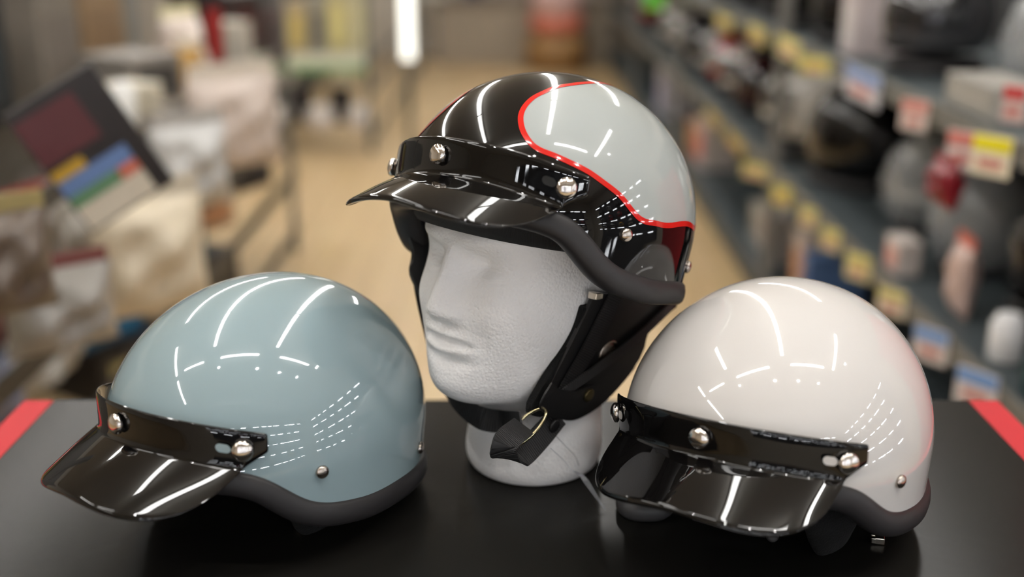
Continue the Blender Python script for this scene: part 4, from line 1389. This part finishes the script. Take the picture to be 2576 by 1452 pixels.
lathe('drum_top', [(0.26, 0.5205), (0.25, 0.75), (0.18, 0.86), (0.0, 0.88)], 28, cmat((206, 170, 165), 0.4), r)
gs = empty('hanging_sign', (1.02, 7.0, 0), label='bright green sign fixed at the edge of the third helmet bay', cat='sign')
pg = at_y(1690, 5, 6.9)
gs.location = (0.86, 6.9, pg[2])
box('sign_plate', -0.06, 0.06, -0.004, 0.004, -0.04, 0.14, cmat((110, 200, 70), 0.5), gs, 0.002)
box('sign_arm', 0.0605, 0.085, -0.006, 0.006, 0.03, 0.05, M['steel'], gs)

# ---- helmet wall behind and beside the photographer, mirrored in the shells
lr = random.Random(5)
def leds(g, a0, a1, f):
    p = a0 + 0.06
    while p < a1 - 0.3:
        q = p + lr.uniform(0.12, 0.34)
        box('led_strip', *f(p, min(q, a1 - 0.05)), M['led'], g)
        p = q + lr.uniform(0.05, 0.30)
def wall_shelf(label, along, fixed, a0, a1, decks, face):
    g = empty('wall_shelf', label=label, cat='shelf', group='helmet wall shelves')
    for z in decks:
        if along == 'x':
            dk = box('deck', a0, a1, fixed, fixed + 0.34, z - 0.03, z, cmat((74, 76, 80), 0.6), g, 0.003)
            leds(g, a0, a1, lambda p, q: (p, q, fixed + 0.325, fixed + 0.338, z - 0.042, z - 0.0305))
        else:
            dk = box('deck', fixed - 0.34, fixed, a0, a1, z - 0.03, z, cmat((74, 76, 80), 0.6), g, 0.003)
            leds(g, a0, a1, lambda p, q: (fixed - 0.338, fixed - 0.325, p, q, z - 0.042, z - 0.0305))
    if along == 'x': box('back_panel', a0, a1, fixed - 0.0, fixed + 0.015, 0.3, ZC - 0.65, cmat((60, 62, 66), 0.6), g)
    else: box('back_panel', fixed - 0.015, fixed, a0, a1, 0.3, ZC - 0.5, cmat((60, 62, 66), 0.6), g)
    return g
wall_shelf('white wall shelves of helmets with lit edges facing the display table front', 'x', YB + 0.002, -1.2, 3.1, (0.75, 1.17, 1.59, 2.01, 2.43), 1)
wall_shelf('white wall shelves of helmets with lit edges beyond the right aisle', 'y', XR - 0.002, -1.8, 1.3, (0.75, 1.17, 1.59, 2.01, 2.4), -1)
pal = [BLK, WHT, GRY, RED, SLV, NAV, (190, 150, 60), (60, 90, 120)]
nmz = {0.75: 'lowest', 1.17: 'second', 1.59: 'third', 2.01: 'top'}
cn = {BLK: 'black', WHT: 'white', GRY: 'grey', RED: 'red', SLV: 'silver', NAV: 'navy', (190, 150, 60): 'ochre', (60, 90, 120): 'steel blue'}
rnd = random.Random(11)
for z in (0.75, 1.17, 1.59):
    for k in range(9):
        c = pal[rnd.randrange(len(pal))]
        shelf_helmet(-0.95 + 0.46 * k, YB + 0.195, z + 0.001, math.pi / 2 + rnd.uniform(-0.4, 0.4), c, D_, '%s helmet, %s from the left-shelf side, %s shelf facing the display table' % (cn[c], ORD[k], nmz[z]), 'helmets on the back wall')
for z in (1.17, 1.59, 2.01):
    for k in range(6):
        c = pal[rnd.randrange(len(pal))]
        shelf_helmet(XR - 0.195, -1.5 + 0.5 * k, z + 0.001, math.pi + rnd.uniform(-0.4, 0.4), c, D_, '%s helmet, %s along the %s shelf of the wall beyond the right aisle' % (cn[c], ORD[k], nmz[z]), 'helmets on the right wall')
# row of paper price signs on a ceiling beam
bmz = empty('trim_1', (0.4, -1.0, 0), kind='structure')
tag(bmz, 'grey ceiling beam carrying a row of paper signs', 'beam')
box('beam_body', -1.6, 1.7, -0.08, 0.0, ZC - 0.42, ZC - 0.001, cmat((170, 168, 164), 0.7), bmz)
for k in range(11):
    if k in (5,): continue
    box('paper_sign', -1.35 + 0.24 * k, -1.14 + 0.24 * k, 0.001, 0.003, ZC - 0.40, ZC - 0.25, cmat((226, 224, 220), 0.6), bmz)
    if k % 3 == 1: box('paper_sign', -1.35 + 0.24 * k, -1.14 + 0.24 * k, 0.001, 0.003, ZC - 0.24, ZC - 0.09, cmat((226, 224, 220), 0.6), bmz)
